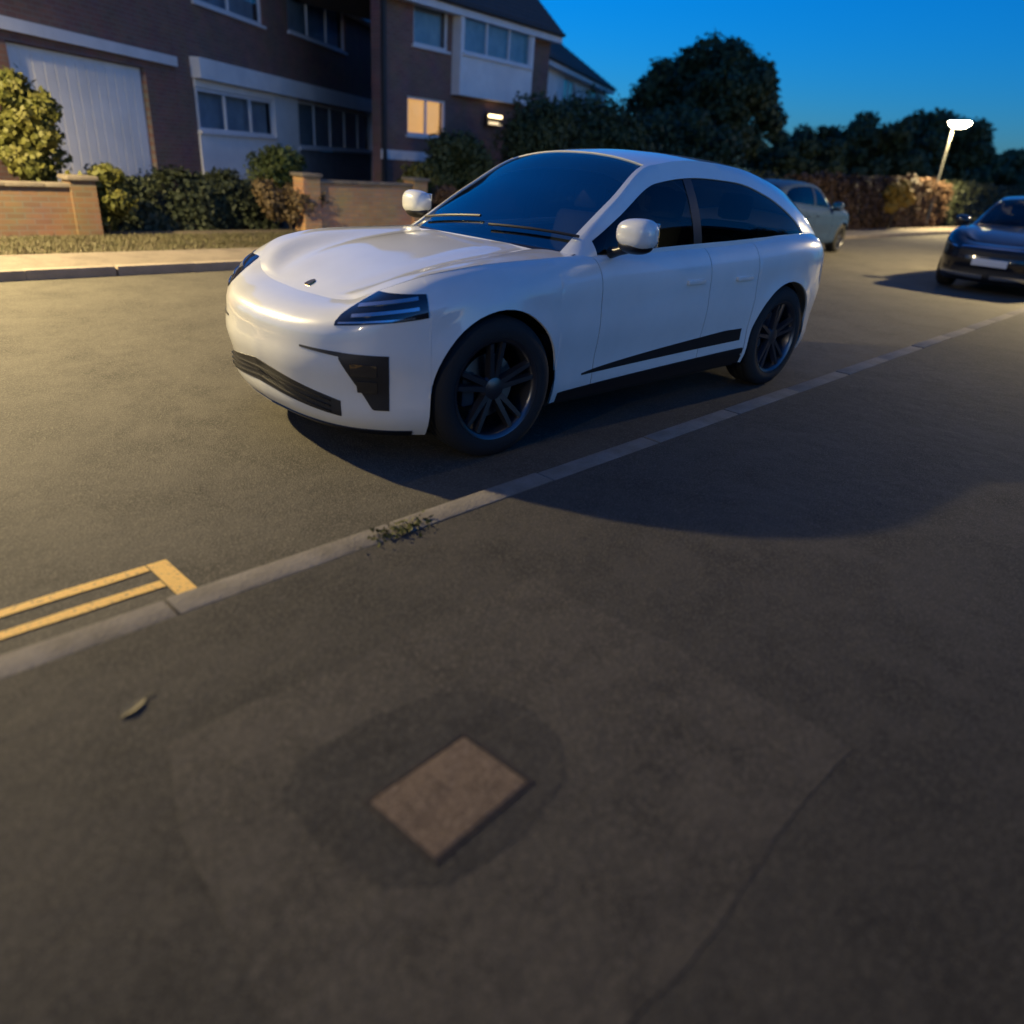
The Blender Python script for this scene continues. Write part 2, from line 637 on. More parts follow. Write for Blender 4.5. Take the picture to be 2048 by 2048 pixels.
# ------------------------------------------------------------------ car
def make_car(name, label, cfg):
    root = tag(empty(name, cfg['loc'], cfg['rz']), label, 'car')
    M = cfg['m']
    paintm, blk, gls, sgl = M['paint'], M['black'], M['glass'], M['side']
    sx, sy, sz = cfg.get('scale', (1, 1, 1))
    LX = np.array([2.39, 2.365, 2.29, 2.16, 1.97, 1.75, 1.47, 1.1, .6, 0, -.6, -1.1, -1.43, -1.8, -2.1, -2.28, -2.36, -2.39]) * sx
    LY = np.array([0, .32, .57, .755, .885, .945, .968, .962, .95, .945, .95, .966, .975, .955, .88, .72, .45, 0]) * sy
    ZT = np.array(cfg.get('ztop', [.79, .795, .815, .872, .94, .985, 1.015, 1.028, 1.04, 1.055, 1.075, 1.10, 1.12, 1.13, 1.12, 1.09, 1.07, 1.06])) * sz
    ii = np.arange(18)
    fX, fY, fT = catmull(ii, LX), catmull(ii, LY), pchip(ii, ZT)
    kt = pchip(ii, [2.1, 2.0, 1.75, 1.45, 1.2, 1.05, 1, 1, 1, 1, 1, 1, 1, 1.05, 1.1, 1.2, 1.3, 1.3])
    kb = pchip(ii, [1.5, 1.5, 1.4, 1.3, 1.1, 1, 1, 1, 1, 1, 1, 1, 1, 1, 1.2, 1.5, 1.6, 1.6])
    D = pchip([0, .08, .2, .32, .45, .58, .70, .80, .87, .93, .97, 1.0], [.085, .045, .022, .022, .008, 0, .008, .010, .024, .052, .085, .135])
    zr = .17

    def S(s, z):
        e = .01
        tx, ty = fX(s + e) - fX(s - e), fY(s + e) - fY(s - e)
        if s < e:
            tx, ty = 0, 1
        if s > 17 - e:
            tx, ty = 0, -1
        l = math.hypot(tx, ty) + 1e-9
        nx, ny = ty / l, -tx / l
        zt = fT(s)
        zn = min(1, max(0, (z - zr) / (zt - zr)))
        d = D(zn) * (kt(s) if zn > .62 else kb(s))
        return Vector((float(fX(s) - nx * d), float(fY(s) - ny * d), float(z)))

    def Sn(s, z):
        a = S(min(17, s + .02), z) - S(max(0, s - .02), z)
        b = S(s, z + .004) - S(s, z - .004)
        n = a.cross(b)
        n = n.normalized() if n.length > 0 else Vector((1, 0, 0))
        if n.dot(Vector((fX(s), fY(s), .3))) < 0:
            n = -n
        return n

    def s_at(x):
        lo, hi = 4.0, 14.0
        for _ in range(40):
            mid = (lo + hi) / 2
            if fX(mid) > x:
                lo = mid
            else:
                hi = mid
        return (lo + hi) / 2
    XA, XR, RA, ZC = 1.47 * sx, -1.43 * sx, cfg.get('arch', .41), cfg.get('wheel', .37)
    zsill = .235

    def zbot(s, side=0):
        x = float(fX(s))
        if 4 < s < 15:
            for xa in (XA, XR):
                if abs(x - xa) < RA - 1e-6:
                    return ZC + math.sqrt(RA * RA - (x - xa) ** 2)
        if s < 4.4:
            return .175
        if s > 14:
            return .30
        return zsill
    st = list(np.linspace(0, s_at(XA + RA + .012), 26))
    ang = [math.cos(R(a)) for a in list(np.arange(0, 181, 7.5))]
    arch_f = [XA + RA * c * .99999 for c in ang]
    arch_r = [XR + RA * c * .99999 for c in ang]
    doors = [.70 * sx, -.40 * sx, XR + RA + .035]
    xs = [XA + RA + .001] + arch_f + [XA - RA - .001]
    g = .0032
    mids = list(np.linspace(XA - RA - .03, XR + RA + .02, 26))
    for dx in doors:
        mids = [v for v in mids if abs(v - dx) > .02] + [dx + g, dx - g]
    mids = sorted([v for v in mids if XR + RA + .004 < v < XA - RA - .004], reverse=True)
    xs += mids + [XR + RA + .001] + arch_r + [XR - RA - .001]
    st += [s_at(x) for x in xs]
    st += list(np.linspace(s_at(XR - RA - .02), 17, 22))
    vr = [0, .03, .08, .15, .23, .31, .39, .47, .55, .63, .71, .78, .84, .885, .92, .945, .965, .985, 1]

    def grid(sv, side):
        V = []
        for s in sv:
            zb, zt = zbot(s), float(fT(s))
            for v in vr:
                z = zb + (zt - zb) * v
                p = S(s, z)
                if 4 < s < 15:       # flared lip round the wheel arch
                    for xa in (XA, XR):
                        r = math.hypot(p.x - xa, p.z - ZC)
                        if r < RA + .12:
                            p.y += .012 * max(0, 1 - (r - RA) / .07) if r < RA + .07 else 0
                V.append((p.x, p.y * side, p.z))
        n = len(vr)
        F = []
        for i in range(len(sv) - 1):
            for j in range(n - 1):
                q = (i * n + j, i * n + j + 1, (i + 1) * n + j + 1, (i + 1) * n + j)
                F.append(q if side > 0 else q[::-1])
        return V, F

    def is_gap(a, b):
        return any(abs((fX(a) + fX(b)) / 2 - d) < g * .9 for d in doors)
    # side panels split into wing+bumper, doors, rear quarter
    for side in (1, -1):
        runs, cur, kind = [], [st[0]], 0
        for a, b in zip(st[:-1], st[1:]):
            if is_gap(a, b):
                runs.append((kind, cur))
                kind += 1
                cur = [b]
            else:
                cur.append(b)
        runs.append((kind, cur))
        for kd, sv in runs:
            V, F = grid(sv, side)
            if kd in (0, len(runs) - 1):
                if side < 0:
                    continue
                V2, F2 = grid(sv, -1)
                F = F + [tuple(i + len(V) for i in f) for f in F2]
                V = V + V2
            nm = {0: 'front_bumper_and_wings', 1: 'front_door', 2: 'rear_door', 3: 'rear_body'}.get(kd, 'rear_body')
            o = mesh_obj(nm, V, F, paintm, root, smooth=True, ang=50)
            if kd in (0, len(runs) - 1):
                weld(o)
            outward(o)
            sm = o.modifiers.new('thickness', 'SOLIDIFY')
            sm.thickness = .012
            sm.offset = -1
            es_ = o.modifiers.new('split', 'EDGE_SPLIT')
            es_.split_angle = R(42)
            if kd in (1, 2):
                xh = fX(sv[-1]) + .10
                s = s_at(xh)
                zh = .86 * sz
                p = S(s, zh)
                box('door_handle', p.x - .02, p.x + .17, side * (p.y + .002) - .018, side * (p.y + .002) + .018, zh - .014, zh + .014, paintm, o, .008)
    # dark backing behind the door gaps
    for side in (1, -1):
        V, F = [], []
        sv = [s_at(x) for x in np.linspace(XA - RA - .04, XR + RA + .03, 30)]
        for s in sv:
            for z in np.linspace(.25, fT(s) - .03, 8):
                p = S(s, z)
                V.append((p.x, side * (p.y - .014), z))
        for i in range(len(sv) - 1):
            for j in range(7):
                F.append((i * 8 + j, i * 8 + j + 1, i * 8 + 9 + j, i * 8 + 8 + j))
        mesh_obj('door_inner', V, F, blk, root)
    # bonnet
    sc_ = s_at(cfg.get('cowl', .84) * sx)
    bs = list(np.linspace(0, 2, 8))[:-1] + list(np.linspace(2, sc_, 34))
    tt = np.linspace(-1, 1, 41)
    V, F = [], []
    zcl = pchip([2.39 * sx, 2.12 * sx, 1.95 * sx, 1.7 * sx, 1.47 * sx, 1.1 * sx, .8 * sx], [v * sz for v in cfg.get('zc', (.70, .795, .868, .945, .995, 1.05, 1.075))])
    lead = S(0, float(fT(0)))
    for s in bs:
        e = S(s, float(fT(s)))
        cr = float(zcl(e.x) - zcl(lead.x) + lead.z) - e.z if s < 2.6 else float(zcl(e.x) - zcl(lead.x) + lead.z) - e.z
        for t in tt:
            at = abs(t)
            hump = .016 * math.exp(-((at - .84) / .10) ** 2) * min(1, max(0, (s - 2.4) / 1.5)) * min(1, max(0, (sc_ - s) / 2))
            vly = -.012 * math.exp(-((at - .60) / .10) ** 2) * min(1, max(0, (s - 2.4) / 1.5))
            V.append((e.x + .06 * (1 - at * at) * min(1, s / 3) * (-.0), e.y * t, e.z + cr * (1 - at ** 2.6) + hump + vly))
    n = len(tt)
    for i in range(len(bs) - 1):
        for j in range(n - 1):
            F.append((i * n + j, i * n + j + 1, (i + 1) * n + j + 1, (i + 1) * n + j))
    bon = mesh_obj('bonnet', V, F, paintm, root, smooth=True, ang=60)
    bm = bmesh.new()
    bm.from_mesh(bon.data)
    bmesh.ops.remove_doubles(bm, verts=bm.verts, dist=.0008)
    bmesh.ops.recalc_face_normals(bm, faces=bm.faces)
    bm.to_mesh(bon.data)
    bm.free()
    # rear deck from shoulder inward, under the tailgate glass
    V, F = [], []
    bs = list(np.linspace(s_at(-1.7 * sx), 17, 24))
    for s in bs:
        e = S(s, float(fT(s)))
        for t in tt:
            V.append((e.x, e.y * t, e.z + .02 * (1 - t * t)))
    for i in range(len(bs) - 1):
        for j in range(n - 1):
            F.append((i * n + j, (i + 1) * n + j, (i + 1) * n + j + 1, i * n + j + 1))
    mesh_obj('tailgate', V, F, paintm, root, smooth=True, ang=60)

    # ---------------- greenhouse
    gh = cfg['gh']
    gx = [v * sx for v in gh['x']]
    eY, eZ, tZ, bY = [pchip(gx, [v * k_ for v in gh[q]]) for q, k_ in (('ey', sy), ('ez', sz), ('tz', sz), ('by', sy))]
    v1f = pchip([v * sx for v in gh['v1x']], gh['v1'])
    XW0, XW1 = gh['ws'][0] * sx, gh['ws'][1] * sx
    XG0, XG1 = gh['rg'][0] * sx, gh['rg'][1] * sx
    XD0, XD1 = gh['dlo'][0] * sx, gh['dlo'][1] * sx

    def zbelt(x):
        return float(fT(s_at(x))) - .02

    def Gs(x, v, ins=0.):          # side strip
        y0, z0 = float(bY(x)), zbelt(x)
        y1, z1 = float(eY(x)), max(float(eZ(x)), zbelt(x) + .004)
        bow = .028 * math.sin(math.pi * v) * min(1, (z1 - z0) / .3)
        return Vector((x, y0 + (y1 - y0) * v ** 1.15 + bow - ins, z0 + (z1 - z0) * v))

    def Gt(x, t, ins=0.):          # across the top; t 1 at the edge, 0 on the centre line
        y1, z1 = float(eY(x)), max(float(eZ(x)), zbelt(x) + .004)
        zt = max(float(tZ(x)), z1 + .002)
        bw = min(1., max(0., x / (.8 * sx)))
        bw = .10 * bw * bw * (3 - 2 * bw)
        return Vector((x + bw * (1 - t * t), y1 * t, z1 + (zt - z1) * (1 - abs(t) ** 2.3) - ins))
    gxs = sorted(set(list(np.linspace(gx[-1], gx[0], 70)) + [XW0, XW1, XG0, XG1, XD0, XD1]), reverse=True)
    trow = [1, .985, .965, .945, .90, .8, .65, .5, .3, .12, 0]
    TW, TR = 3, 4                  # windscreen/rear glass start at these rows

    def vrow(x):
        a, b = .07, float(v1f(x))
        b = max(b, a + .01)
        return [0, a] + [a + (b - a) * k / 5 for k in range(1, 5)] + [b, (b + 1) / 2, 1]
    for side in (1, -1):
        V, F = [], []
        cols = []
        for x in gxs:
            c = []
            for v in vrow(x):
                p = Gs(x, v)
                c.append(len(V))
                V.append((p.x, side * p.y, p.z))
            for t in trow[1:]:
                p = Gt(x, t)
                c.append(len(V))
                V.append((p.x, side * p.y, p.z))
            cols.append(c)
        nv = 9
        for i in range(len(gxs) - 1):
            xm = (gxs[i] + gxs[i + 1]) / 2
            for j in range(len(cols[0]) - 1):
                if j < nv - 1:
                    if XD1 < xm < XD0 and 1 <= j < 6:
                        continue
                else:
                    tj = j - (nv - 1)
                    if XW1 < xm < XW0 and tj >= TW:
                        continue
                    if XG1 < xm < XG0 and tj >= TR:
                        continue
                q = (cols[i][j], cols[i + 1][j], cols[i + 1][j + 1], cols[i][j + 1])
                F.append(q if side < 0 else q[::-1])
        o = outward(mesh_obj('roof_side', V, F, paintm, root, smooth=True, ang=60))
        sm = o.modifiers.new('thickness', 'SOLIDIFY')
        sm.thickness = .016
        sm.offset = -1
        es_ = o.modifiers.new('split', 'EDGE_SPLIT')
        es_.split_angle = R(42)
        # side window glass in two lights
        bx = gh['bp'] * sx
        for nm, xa, xb in (('front_side_window', XD0 + .01, bx + .035), ('rear_side_window', bx - .035, XD1 - .01)):
            V, F = [], []
            xx = np.linspace(xa, xb, 22)
            for x in xx:
                a, b = .05, max(float(v1f(x)) + .03, .07)
                for k in range(8):
                    p = Gs(x, a + (b - a) * k / 7, .010)
                    V.append((p.x, side * p.y, p.z))
            for i in range(21):
                for j in range(7):
                    F.append((i * 8 + j, i * 8 + j + 1, i * 8 + 9 + j, i * 8 + 8 + j))
            mesh_obj(nm, V, F, sgl, root, smooth=True)
        V, F = [], []
        for x in (bx + .045, bx + .015, bx - .015, bx - .045):
            for k in range(9):
                p = Gs(x, .04 + (float(v1f(x)) - .0) * k / 8 * .98, .006)
                V.append((p.x, side * p.y, p.z))
        for i in range(3):
            for j in range(8):
                F.append((i * 9 + j, i * 9 + j + 1, i * 9 + 10 + j, i * 9 + 9 + j))
        mesh_obj('door_pillar', V, F, blk, root, smooth=True)

    def topglass(nm, xa, xb, tm, m_):
        V, F = [], []
        xx = np.linspace(xa, xb, 26)
        ts = np.linspace(-tm, tm, 31)
        for x in xx:
            for t in ts:
                p = Gt(x, t, .008)
                V.append(p)
        for i in range(25):
            for j in range(30):
                F.append((i * 31 + j, i * 31 + j + 1, i * 31 + 32 + j, i * 31 + 31 + j))
        return mesh_obj(nm, V, F, m_, root, smooth=True)
    topglass('windscreen', XW0 + .02, XW1 - .012, .955, gls)
    topglass('rear_window', XG0 + .01, XG1 - .01, .92, sgl)
    # cowl panel and wipers
    xc = cfg.get('cowl', .84) * sx
    V, F = [], []
    ts = np.linspace(-1, 1, 25)
    for dx, dz in ((.05, -.045), (.0, .012), (-.035, .022), (-.07, .012)):
        for t in ts:
            x = xc + dx
            V.append((x + .10 * (1 - t * t), t * .80 * sy, zbelt(x) + .02 + .030 * (1 - abs(t) ** 2.6) + dz - .018))
    for i in range(3):
        for j in range(24):
            F.append((i * 25 + j, i * 25 + j + 1, i * 25 + 26 + j, i * 25 + 25 + j))
    mesh_obj('cowl_panel', V, F, blk, root, smooth=True)
    for y0, ln in ((.12, .62), (-.62, .60)):
        pts = []
        for k in range(9):
            yy = y0 + ln * k / 8
            x = xc - .07 - .05 * k / 8
            p = Gt(x, max(-1, min(1, yy / float(eY(x)))))
            pts.append((p.x + .008, yy, p.z + .016))
        tube('wiper', pts, [.009] * 9, blk, root, 6)

    # ---------------- trim following the body surface
    def surf_patch(nm, s0, s1, zb, zt, off, m_, side, parent=root, ns=20, nz=6, th=.012):
        V, F = [], []
        for i in range(ns + 1):
            a = i / ns
            s = s0 + (s1 - s0) * a
            b, t = zb(a), zt(a)
            for j in range(nz + 1):
                z = b + (t - b) * j / nz
                z = min(z, float(fT(s)) - .001)
                p = S(max(0, s), z) + Sn(max(0.02, s), z) * off
                V.append((p.x, side * p.y, p.z))
        w = nz + 1
        for i in range(ns):
            for j in range(nz):
                q = (i * w + j, i * w + j + 1, (i + 1) * w + j + 1, (i + 1) * w + j)
                F.append(q if side > 0 else q[::-1])
        o = outward(mesh_obj(nm, V, F, m_, parent, smooth=True, ang=40), -.3 if abs(s0 - 9) < 3 else .4)
        sm = o.modifiers.new('thickness', 'SOLIDIFY')
        sm.thickness = th
        sm.offset = -1
        es_ = o.modifiers.new('split', 'EDGE_SPLIT')
        es_.split_angle = R(42)
        return o
    cfg['front'](root, surf_patch, S, fT, s_at, M, box, side_pair=(1, -1))
    # side blade and white sill are body coloured / black
    for side in (1, -1):
        if cfg.get('blade'):
            surf_patch('side_blade', s_at(.80 * sx), s_at(-.90 * sx), lambda a: .375 + .04 * a, lambda a: .385 + .115 * min(1, a * 1.15) ** .8, .004, blk, side, ns=30)
            surf_patch('rocker_cladding', s_at(XA - RA - .05), s_at(XR + RA + .03), lambda a: .236, lambda a: .295 + .06 * a, .004, blk, side, ns=30, nz=3)
        surf_patch('tail_light', 14.2, 17, lambda a: .86 * sz, lambda a: .93 * sz, .004, M['red'], side)
        surf_patch('rear_diffuser', 14.4, 17, lambda a: .30, lambda a: .50, .003, blk, side)
    # underbody and wheel wells
    bm = bmesh.new()
    add_box(bm, -2.12 * sx, XR - RA, -.78 * sy, .78 * sy, .24, .30)
    add_box(bm, XR + RA, XA - RA, -.86 * sy, .86 * sy, .20, .30)
    add_box(bm, XA + RA, 2.04 * sx, -.60 * sy, .60 * sy, .22, .30)
    add_box(bm, XR - RA, XR + RA, -.60 * sy, .60 * sy, .24, .30)
    add_box(bm, XA - RA, XA + RA, -.60 * sy, .60 * sy, .24, .30)
    bm_obj('underbody', bm, blk, root)
    for xa in (XA, XR):
        for side in (1, -1):
            V, F = [], []
            na = 20
            for k in range(na + 1):
                a = R(-20 + 220 * k / na)
                for yy in (.885 * sy, .60 * sy):
                    V.append((xa + (RA + .004) * math.cos(a), side * yy, ZC + (RA + .004) * math.sin(a)))
                V.append((xa, side * .60 * sy, ZC))
            for k in range(na):
                F.append((k * 3, k * 3 + 1, k * 3 + 4, k * 3 + 3))
                F.append((k * 3 + 1, k * 3 + 2, k * 3 + 4))
            mesh_obj('wheel_arch_liner', V, F, blk, root, smooth=True, ang=40)
    # ---------------- wheels
    RW = cfg.get('wheel', .37)

    def lathe(nm, prof, m_, parent, n=48, ang_=40):
        V, F = [], []
        for k in range(n):
            a = 2 * math.pi * k / n
            for r, y in prof:
                V.append((r * math.cos(a), y, r * math.sin(a)))
        w = len(prof)
        for k in range(n):
            for j in range(w - 1):
                F.append((k * w + j, ((k + 1) % n) * w + j, ((k + 1) % n) * w + j + 1, k * w + j + 1))
        bm = bmesh.new()
        me = bpy.data.meshes.new('t')
        me.from_pydata(V, [], F)
        bm.from_mesh(me)
        bpy.data.meshes.remove(me)
        bmesh.ops.remove_doubles(bm, verts=bm.verts, dist=.0005)
        return bm_obj(nm, bm, m_, parent, smooth=True, ang=ang_)
    rim_r = RW * .70
    for xa in (XA, XR):
        for side in (1, -1):
            wroot = empty('wheel', (xa, side * (.955 * sy - .125), RW))
            wroot.parent = root
            wroot.rotation_euler = (0, 0 if side > 0 else 0, (cfg.get('steer', 0.) if xa > 0 else 0) + (0 if side > 0 else math.pi))
            hw = .125
            lathe('tyre', [(rim_r - .01, -hw + .015), (rim_r + .02, -hw), (RW - .05, -hw - .004), (RW - .012, -hw + .02), (RW, -hw + .05), (RW, -.062), (RW - .008, -.056), (RW - .008, -.05), (RW, -.044), (RW, -.006), (RW - .008, -.003), (RW - .008, .003), (RW, .006), (RW, .044), (RW - .008, .05), (RW - .008, .056), (RW, .062), (RW, hw - .05), (RW - .012, hw - .02), (RW - .05, hw + .004), (rim_r + .02, hw), (rim_r - .01, hw - .015)], M['tyre'], wroot, 56)
            rim = lathe('rim', [(rim_r - .012, -hw + .02), (rim_r - .03, 0), (rim_r - .022, hw - .03), (rim_r - .012, hw - .012), (rim_r + .006, hw - .004), (rim_r + .008, hw - .012)], M['rim'], wroot, 56)
            bm = bmesh.new()
            for k in range(5):
                for dd in (-.16, .16):
                    a = 2 * math.pi * k / 5 + .3
                    c0 = Vector((.05 * math.cos(a + dd * 1.6), hw - .045, .05 * math.sin(a + dd * 1.6)))
                    c1 = Vector(((rim_r - .018) * math.cos(a + dd), hw - .022, (rim_r - .018) * math.sin(a + dd)))
                    d = (c1 - c0).normalized()
                    sd = d.cross(Vector((0, 1, 0))).normalized()
                    vs = []
                    for c, w_, h_ in ((c0, .026, .03), (c1, .019, .022)):
                        vs.append([bm.verts.new(c + sd * w_ + Vector((0, -h_, 0))), bm.verts.new(c + sd * w_ * .6 + Vector((0, .008, 0))), bm.verts.new(c - sd * w_ * .6 + Vector((0, .008, 0))), bm.verts.new(c - sd * w_ + Vector((0, -h_, 0)))])
                    for q in range(4):
                        bm.faces.new((vs[0][q], vs[0][(q + 1) % 4], vs[1][(q + 1) % 4], vs[1][q]))
            bm_obj('spokes', bm, M['rim'], rim, smooth=True, ang=30)
            lathe('hub_cap', [(0, hw - .026), (.03, hw - .027), (.06, hw - .036), (.075, hw - .06)], M['rim'], rim, 28)
            lathe('brake_disc', [(.06, .02), (.175, .02), (.178, .012), (.175, .0)], M['disc'], wroot, 40)
            box('brake_caliper', .10, .18, -.01, .05, -.09, .09, M['caliper'], wroot, .012)
    # ---------------- door mirrors
    for side in (1, -1):
        mx_, my_, mz_ = [a * b for a, b in zip(cfg.get('mirror', (.60, 1.03, 1.09)), (sx, sy, sz))]
        mr = empty('door_mirror', (mx_, side * my_, mz_))
        mr.parent = root
        bm = bmesh.new()
        bmesh.ops.create_uvsphere(bm, u_segments=28, v_segments=18, radius=1)
        for v in bm.verts:
            x, y, z = v.co
            sgn = lambda a, p: math.copysign(abs(a) ** p, a)
            x2 = sgn(x, .8) * .085
            if x < 0:
                x2 = -min(.055, abs(x2))
            y2 = sgn(y, .75) * .125
            z2 = sgn(z, .72) * .082 * (1 + .10 * y2 / .12)
            v.co = (x2, y2 * side, z2 + .012)
        bm_obj('mirror_cap', bm, paintm, mr, smooth=True, ang=60)
        bm = bmesh.new()
        bmesh.ops.create_uvsphere(bm, u_segments=24, v_segments=12, radius=1)
        for v in bm.verts:
            x, y, z = v.co
            v.co = (.075 * x - .003, side * (.112 * y - .005), .045 * z - .052)
        bm_obj('mirror_base', bm, blk, mr, smooth=True, ang=60)
        tube('mirror_arm', [(-.01, -side * .06, -.07), (-.01, -side * .13, -.095), (-.02, -side * .19, -.11)], [.03, .026, .034], blk, mr, 10)
        bm = bmesh.new()
        add_box(bm, -.062, -.056, -.105, .105, -.05, .075, .002)
        bm_obj('mirror_glass', bm, M['chrome'], mr)
    # ---------------- cabin
    cab = M['cabin']
    bm = bmesh.new()
    add_box(bm, -1.75 * sx, .85 * sx, -.82 * sy, .82 * sy, .34, .40)
    bm_obj('cabin_floor', bm, cab, root)
    bm = bmesh.new()
    add_box(bm, .45 * sx, .86 * sx, -.74 * sy, .74 * sy, .55, .985 * sz, .05)
    bm_obj('dashboard', bm, cab, root, smooth=True)
    for x, y in ((-.12, .37), (-.12, -.37), (-1.0, .37), (-1.0, -.37)):
        sr = empty('seat', (x * sx, y * sy, .40))
        sr.parent = root
        box('seat_cushion', -.25, .27, -.25, .25, .02, .24, M['seat'], sr, .06)
        b_ = box('backrest', -.08, .08, -.24, .24, 0, .62, M['seat'], sr, .06)
        b_.location = (-.24, 0, .18)
        b_.rotation_euler = (0, R(-16), 0)
        h_ = box('headrest', -.05, .05, -.13, .13, 0, .19, M['seat'], sr, .045)
        h_.location = (-.43, 0, .79)
        h_.rotation_euler = (0, R(-8), 0)
    sw = empty('steering_wheel', (.36 * sx, -.37 * sy, .93 * sz))
    sw.parent = root
    sw.rotation_euler = (0, R(-62), 0)
    pts = [(.18 * math.cos(a), .18 * math.sin(a), 0) for a in np.linspace(0, 2 * math.pi, 25)]
    tube('wheel_rim', pts, [.016] * 25, cab, sw, 8)
    bm = bmesh.new()
    add_box(bm, -.06, .06, -.05, .05, -.03, .02, .01)
    add_box(bm, -.015, .015, -.175, .175, -.012, .008)
    bm_obj('wheel_hub', bm, cab, sw)
    return root


def paint_mat(name, col, rough=.28, col2=None):
    m = mat(name, col, rough, col2=col2 or tuple(c * .94 for c in col), scale=3, coat=1.0, detail=3)
    return m


BASE = dict(
    black=mat('gloss_black_trim', (.010, .010, .011), .35), tyre=mat('tyre_rubber', (.014, .014, .014), .85, bump=.3, bscale=90, scale=8),
    rim=mat('dark_alloy', (.11, .11, .12), .30, metal=.85), disc=mat('brake_steel', (.25, .25, .25), .4, metal=1), caliper=mat('brake_caliper_paint', (.05, .05, .055), .5),
    chrome=mat('mirror_silver', (.8, .8, .8), .05, metal=1), cabin=mat('cabin_plastic', (.018, .018, .02), .7), seat=mat('seat_leather', (.035, .034, .034), .55),
    red=mat('tail_lamp_red', (.25, .01, .01), .2, coat=1), lens=mat('headlamp_dark_lens', (.012, .014, .018), .12, coat=1.0),
    silver=mat('headlamp_silver', (.55, .57, .6), .18, metal=.9), plate=mat('number_plate_white', (.72, .72, .70), .4),
    mesh=mat('grille_plastic', (.012, .012, .013), .55))


def white_front(root, patch, S, fT, s_at, M, box_, side_pair):
    for sd in side_pair:
        # upper lamp: dark lens wrapping the corner, with silver strips
        lens = patch('headlight', 2.2, 4.3, lambda a: .725 + .055 * a + .01 * a * a, lambda a: .743 + .125 * min(1, a * 2.2) ** .6 + .025 * a, .004, M['lens'], sd, ns=30, nz=8)
        for k in range(2):
            patch('light_strip', 2.6 + .10 * k, 4.1, lambda a, k=k: .767 + .043 * k + .055 * a, lambda a, k=k: .780 + .043 * k + .057 * a, .008, M['silver'], sd, parent=lens, ns=16, nz=2, th=.006)
        patch('light_strip', 2.3, 4.0, lambda a: .733 + .05 * a, lambda a: .740 + .052 * a, .008, M['silver'], sd, parent=lens, ns=16, nz=2, th=.006)
        # main-beam block in the bumper corner
        low = patch('bumper_intake', 2.35, 3.45, lambda a: .575 - .25 * min(1, a * 1.5), lambda a: .605, .004, M['mesh'], sd, ns=20, nz=8)
        patch('bumper_slot', 1.35, 2.4, lambda a: .596 - .012 * a, lambda a: .606, .004, M['mesh'], sd, ns=12, nz=2)
        for k in range(2):
            c = S(2.95, .535 - .08 * k)
            q = patch('beam_projector', 2.62 + .12 * k, 3.2, lambda a, k=k: .50 - .085 * k, lambda a, k=k: .56 - .085 * k, .010, M['lens'], sd, parent=low, ns=8, nz=4, th=.012)
        # lower centre intake and lip
        patch('lower_grille', 0, 2.3, lambda a: .325 - .05 * a, lambda a: .455 - .10 * a, .004, M['mesh'], sd, ns=18)
        for k in range(3):
            patch('grille_bar', 0, 2.05, lambda a, k=k: .35 + .028 * k - .06 * a, lambda a, k=k: .356 + .028 * k - .06 * a, .012, M['black'], sd, ns=14, nz=1, th=.008)
        patch('front_valance', 0, 4.0, lambda a: .176, lambda a: .205, .005, M['black'], sd, ns=30, nz=3)
    # badge
    e = S(0, float(fT(0)))
    bm = bmesh.new()
    sh = [(-.030, .036), (.030, .036), (.032, .0), (.022, -.028), (0, -.044), (-.022, -.028), (-.032, .0)]
    a = [bm.verts.new((y_ * .9, x_, .010)) for x_, y_ in sh]
    b = [bm.verts.new((y_, x_ * 1.1, 0)) for x_, y_ in sh]
    bm.faces.new(a)
    for i in range(len(sh)):
        bm.faces.new((a[i], b[i], b[(i + 1) % len(sh)], a[(i + 1) % len(sh)]))
    bd = bm_obj('bonnet_badge', bm, mat('badge_gold', (.45, .33, .12), .3, metal=.9, col2=(.12, .05, .03), scale=60), root)
    bd.location = (e.x - .075, 0, e.z + .034)
    bd.rotation_euler = (0, R(23), 0)
    bd.scale = (.75, .75, .75)


WH = dict(BASE, paint=paint_mat('white_car_paint', (.73, .74, .70)), glass=pane('windscreen_glass', (.42, .50, .52), .015, 3.9), side=pane('tinted_side_glass', (.12, .13, .14), .015, 1.55))
make_car('parked_suv', 'white coupe-roofed SUV parked at the kerb beside the double yellow lines', dict(
    loc=(0, 0, 0), rz=R(-3.125), m=WH, front=white_front, blade=True, wheel=.385, arch=.425, steer=R(-4), cowl=.84, mirror=(.58, 1.04, 1.16),
    gh=dict(x=[1.02, .84, .4, 0, -.5, -1, -1.5, -1.9, -2.2, -2.32],
            ey=[.80, .755, .695, .61, .59, .58, .565, .56, .58, .60],
            ez=[.92, 1.035, 1.31, 1.52, 1.572, 1.553, 1.480, 1.372, 1.21, 1.10],
            tz=[.96, 1.07, 1.38, 1.585, 1.618, 1.605, 1.545, 1.445, 1.275, 1.12],
            by=[.84, .84, .84, .835, .84, .85, .84, .78, .70, .62],
            v1x=[.7, .3, -.2, -.9, -1.35, -1.65, -1.78], v1=[.66, .78, .81, .80, .68, .38, .09],
            ws=(.86, .02), rg=(-1.72, -2.22), dlo=(.66, -1.78), bp=-.34)))


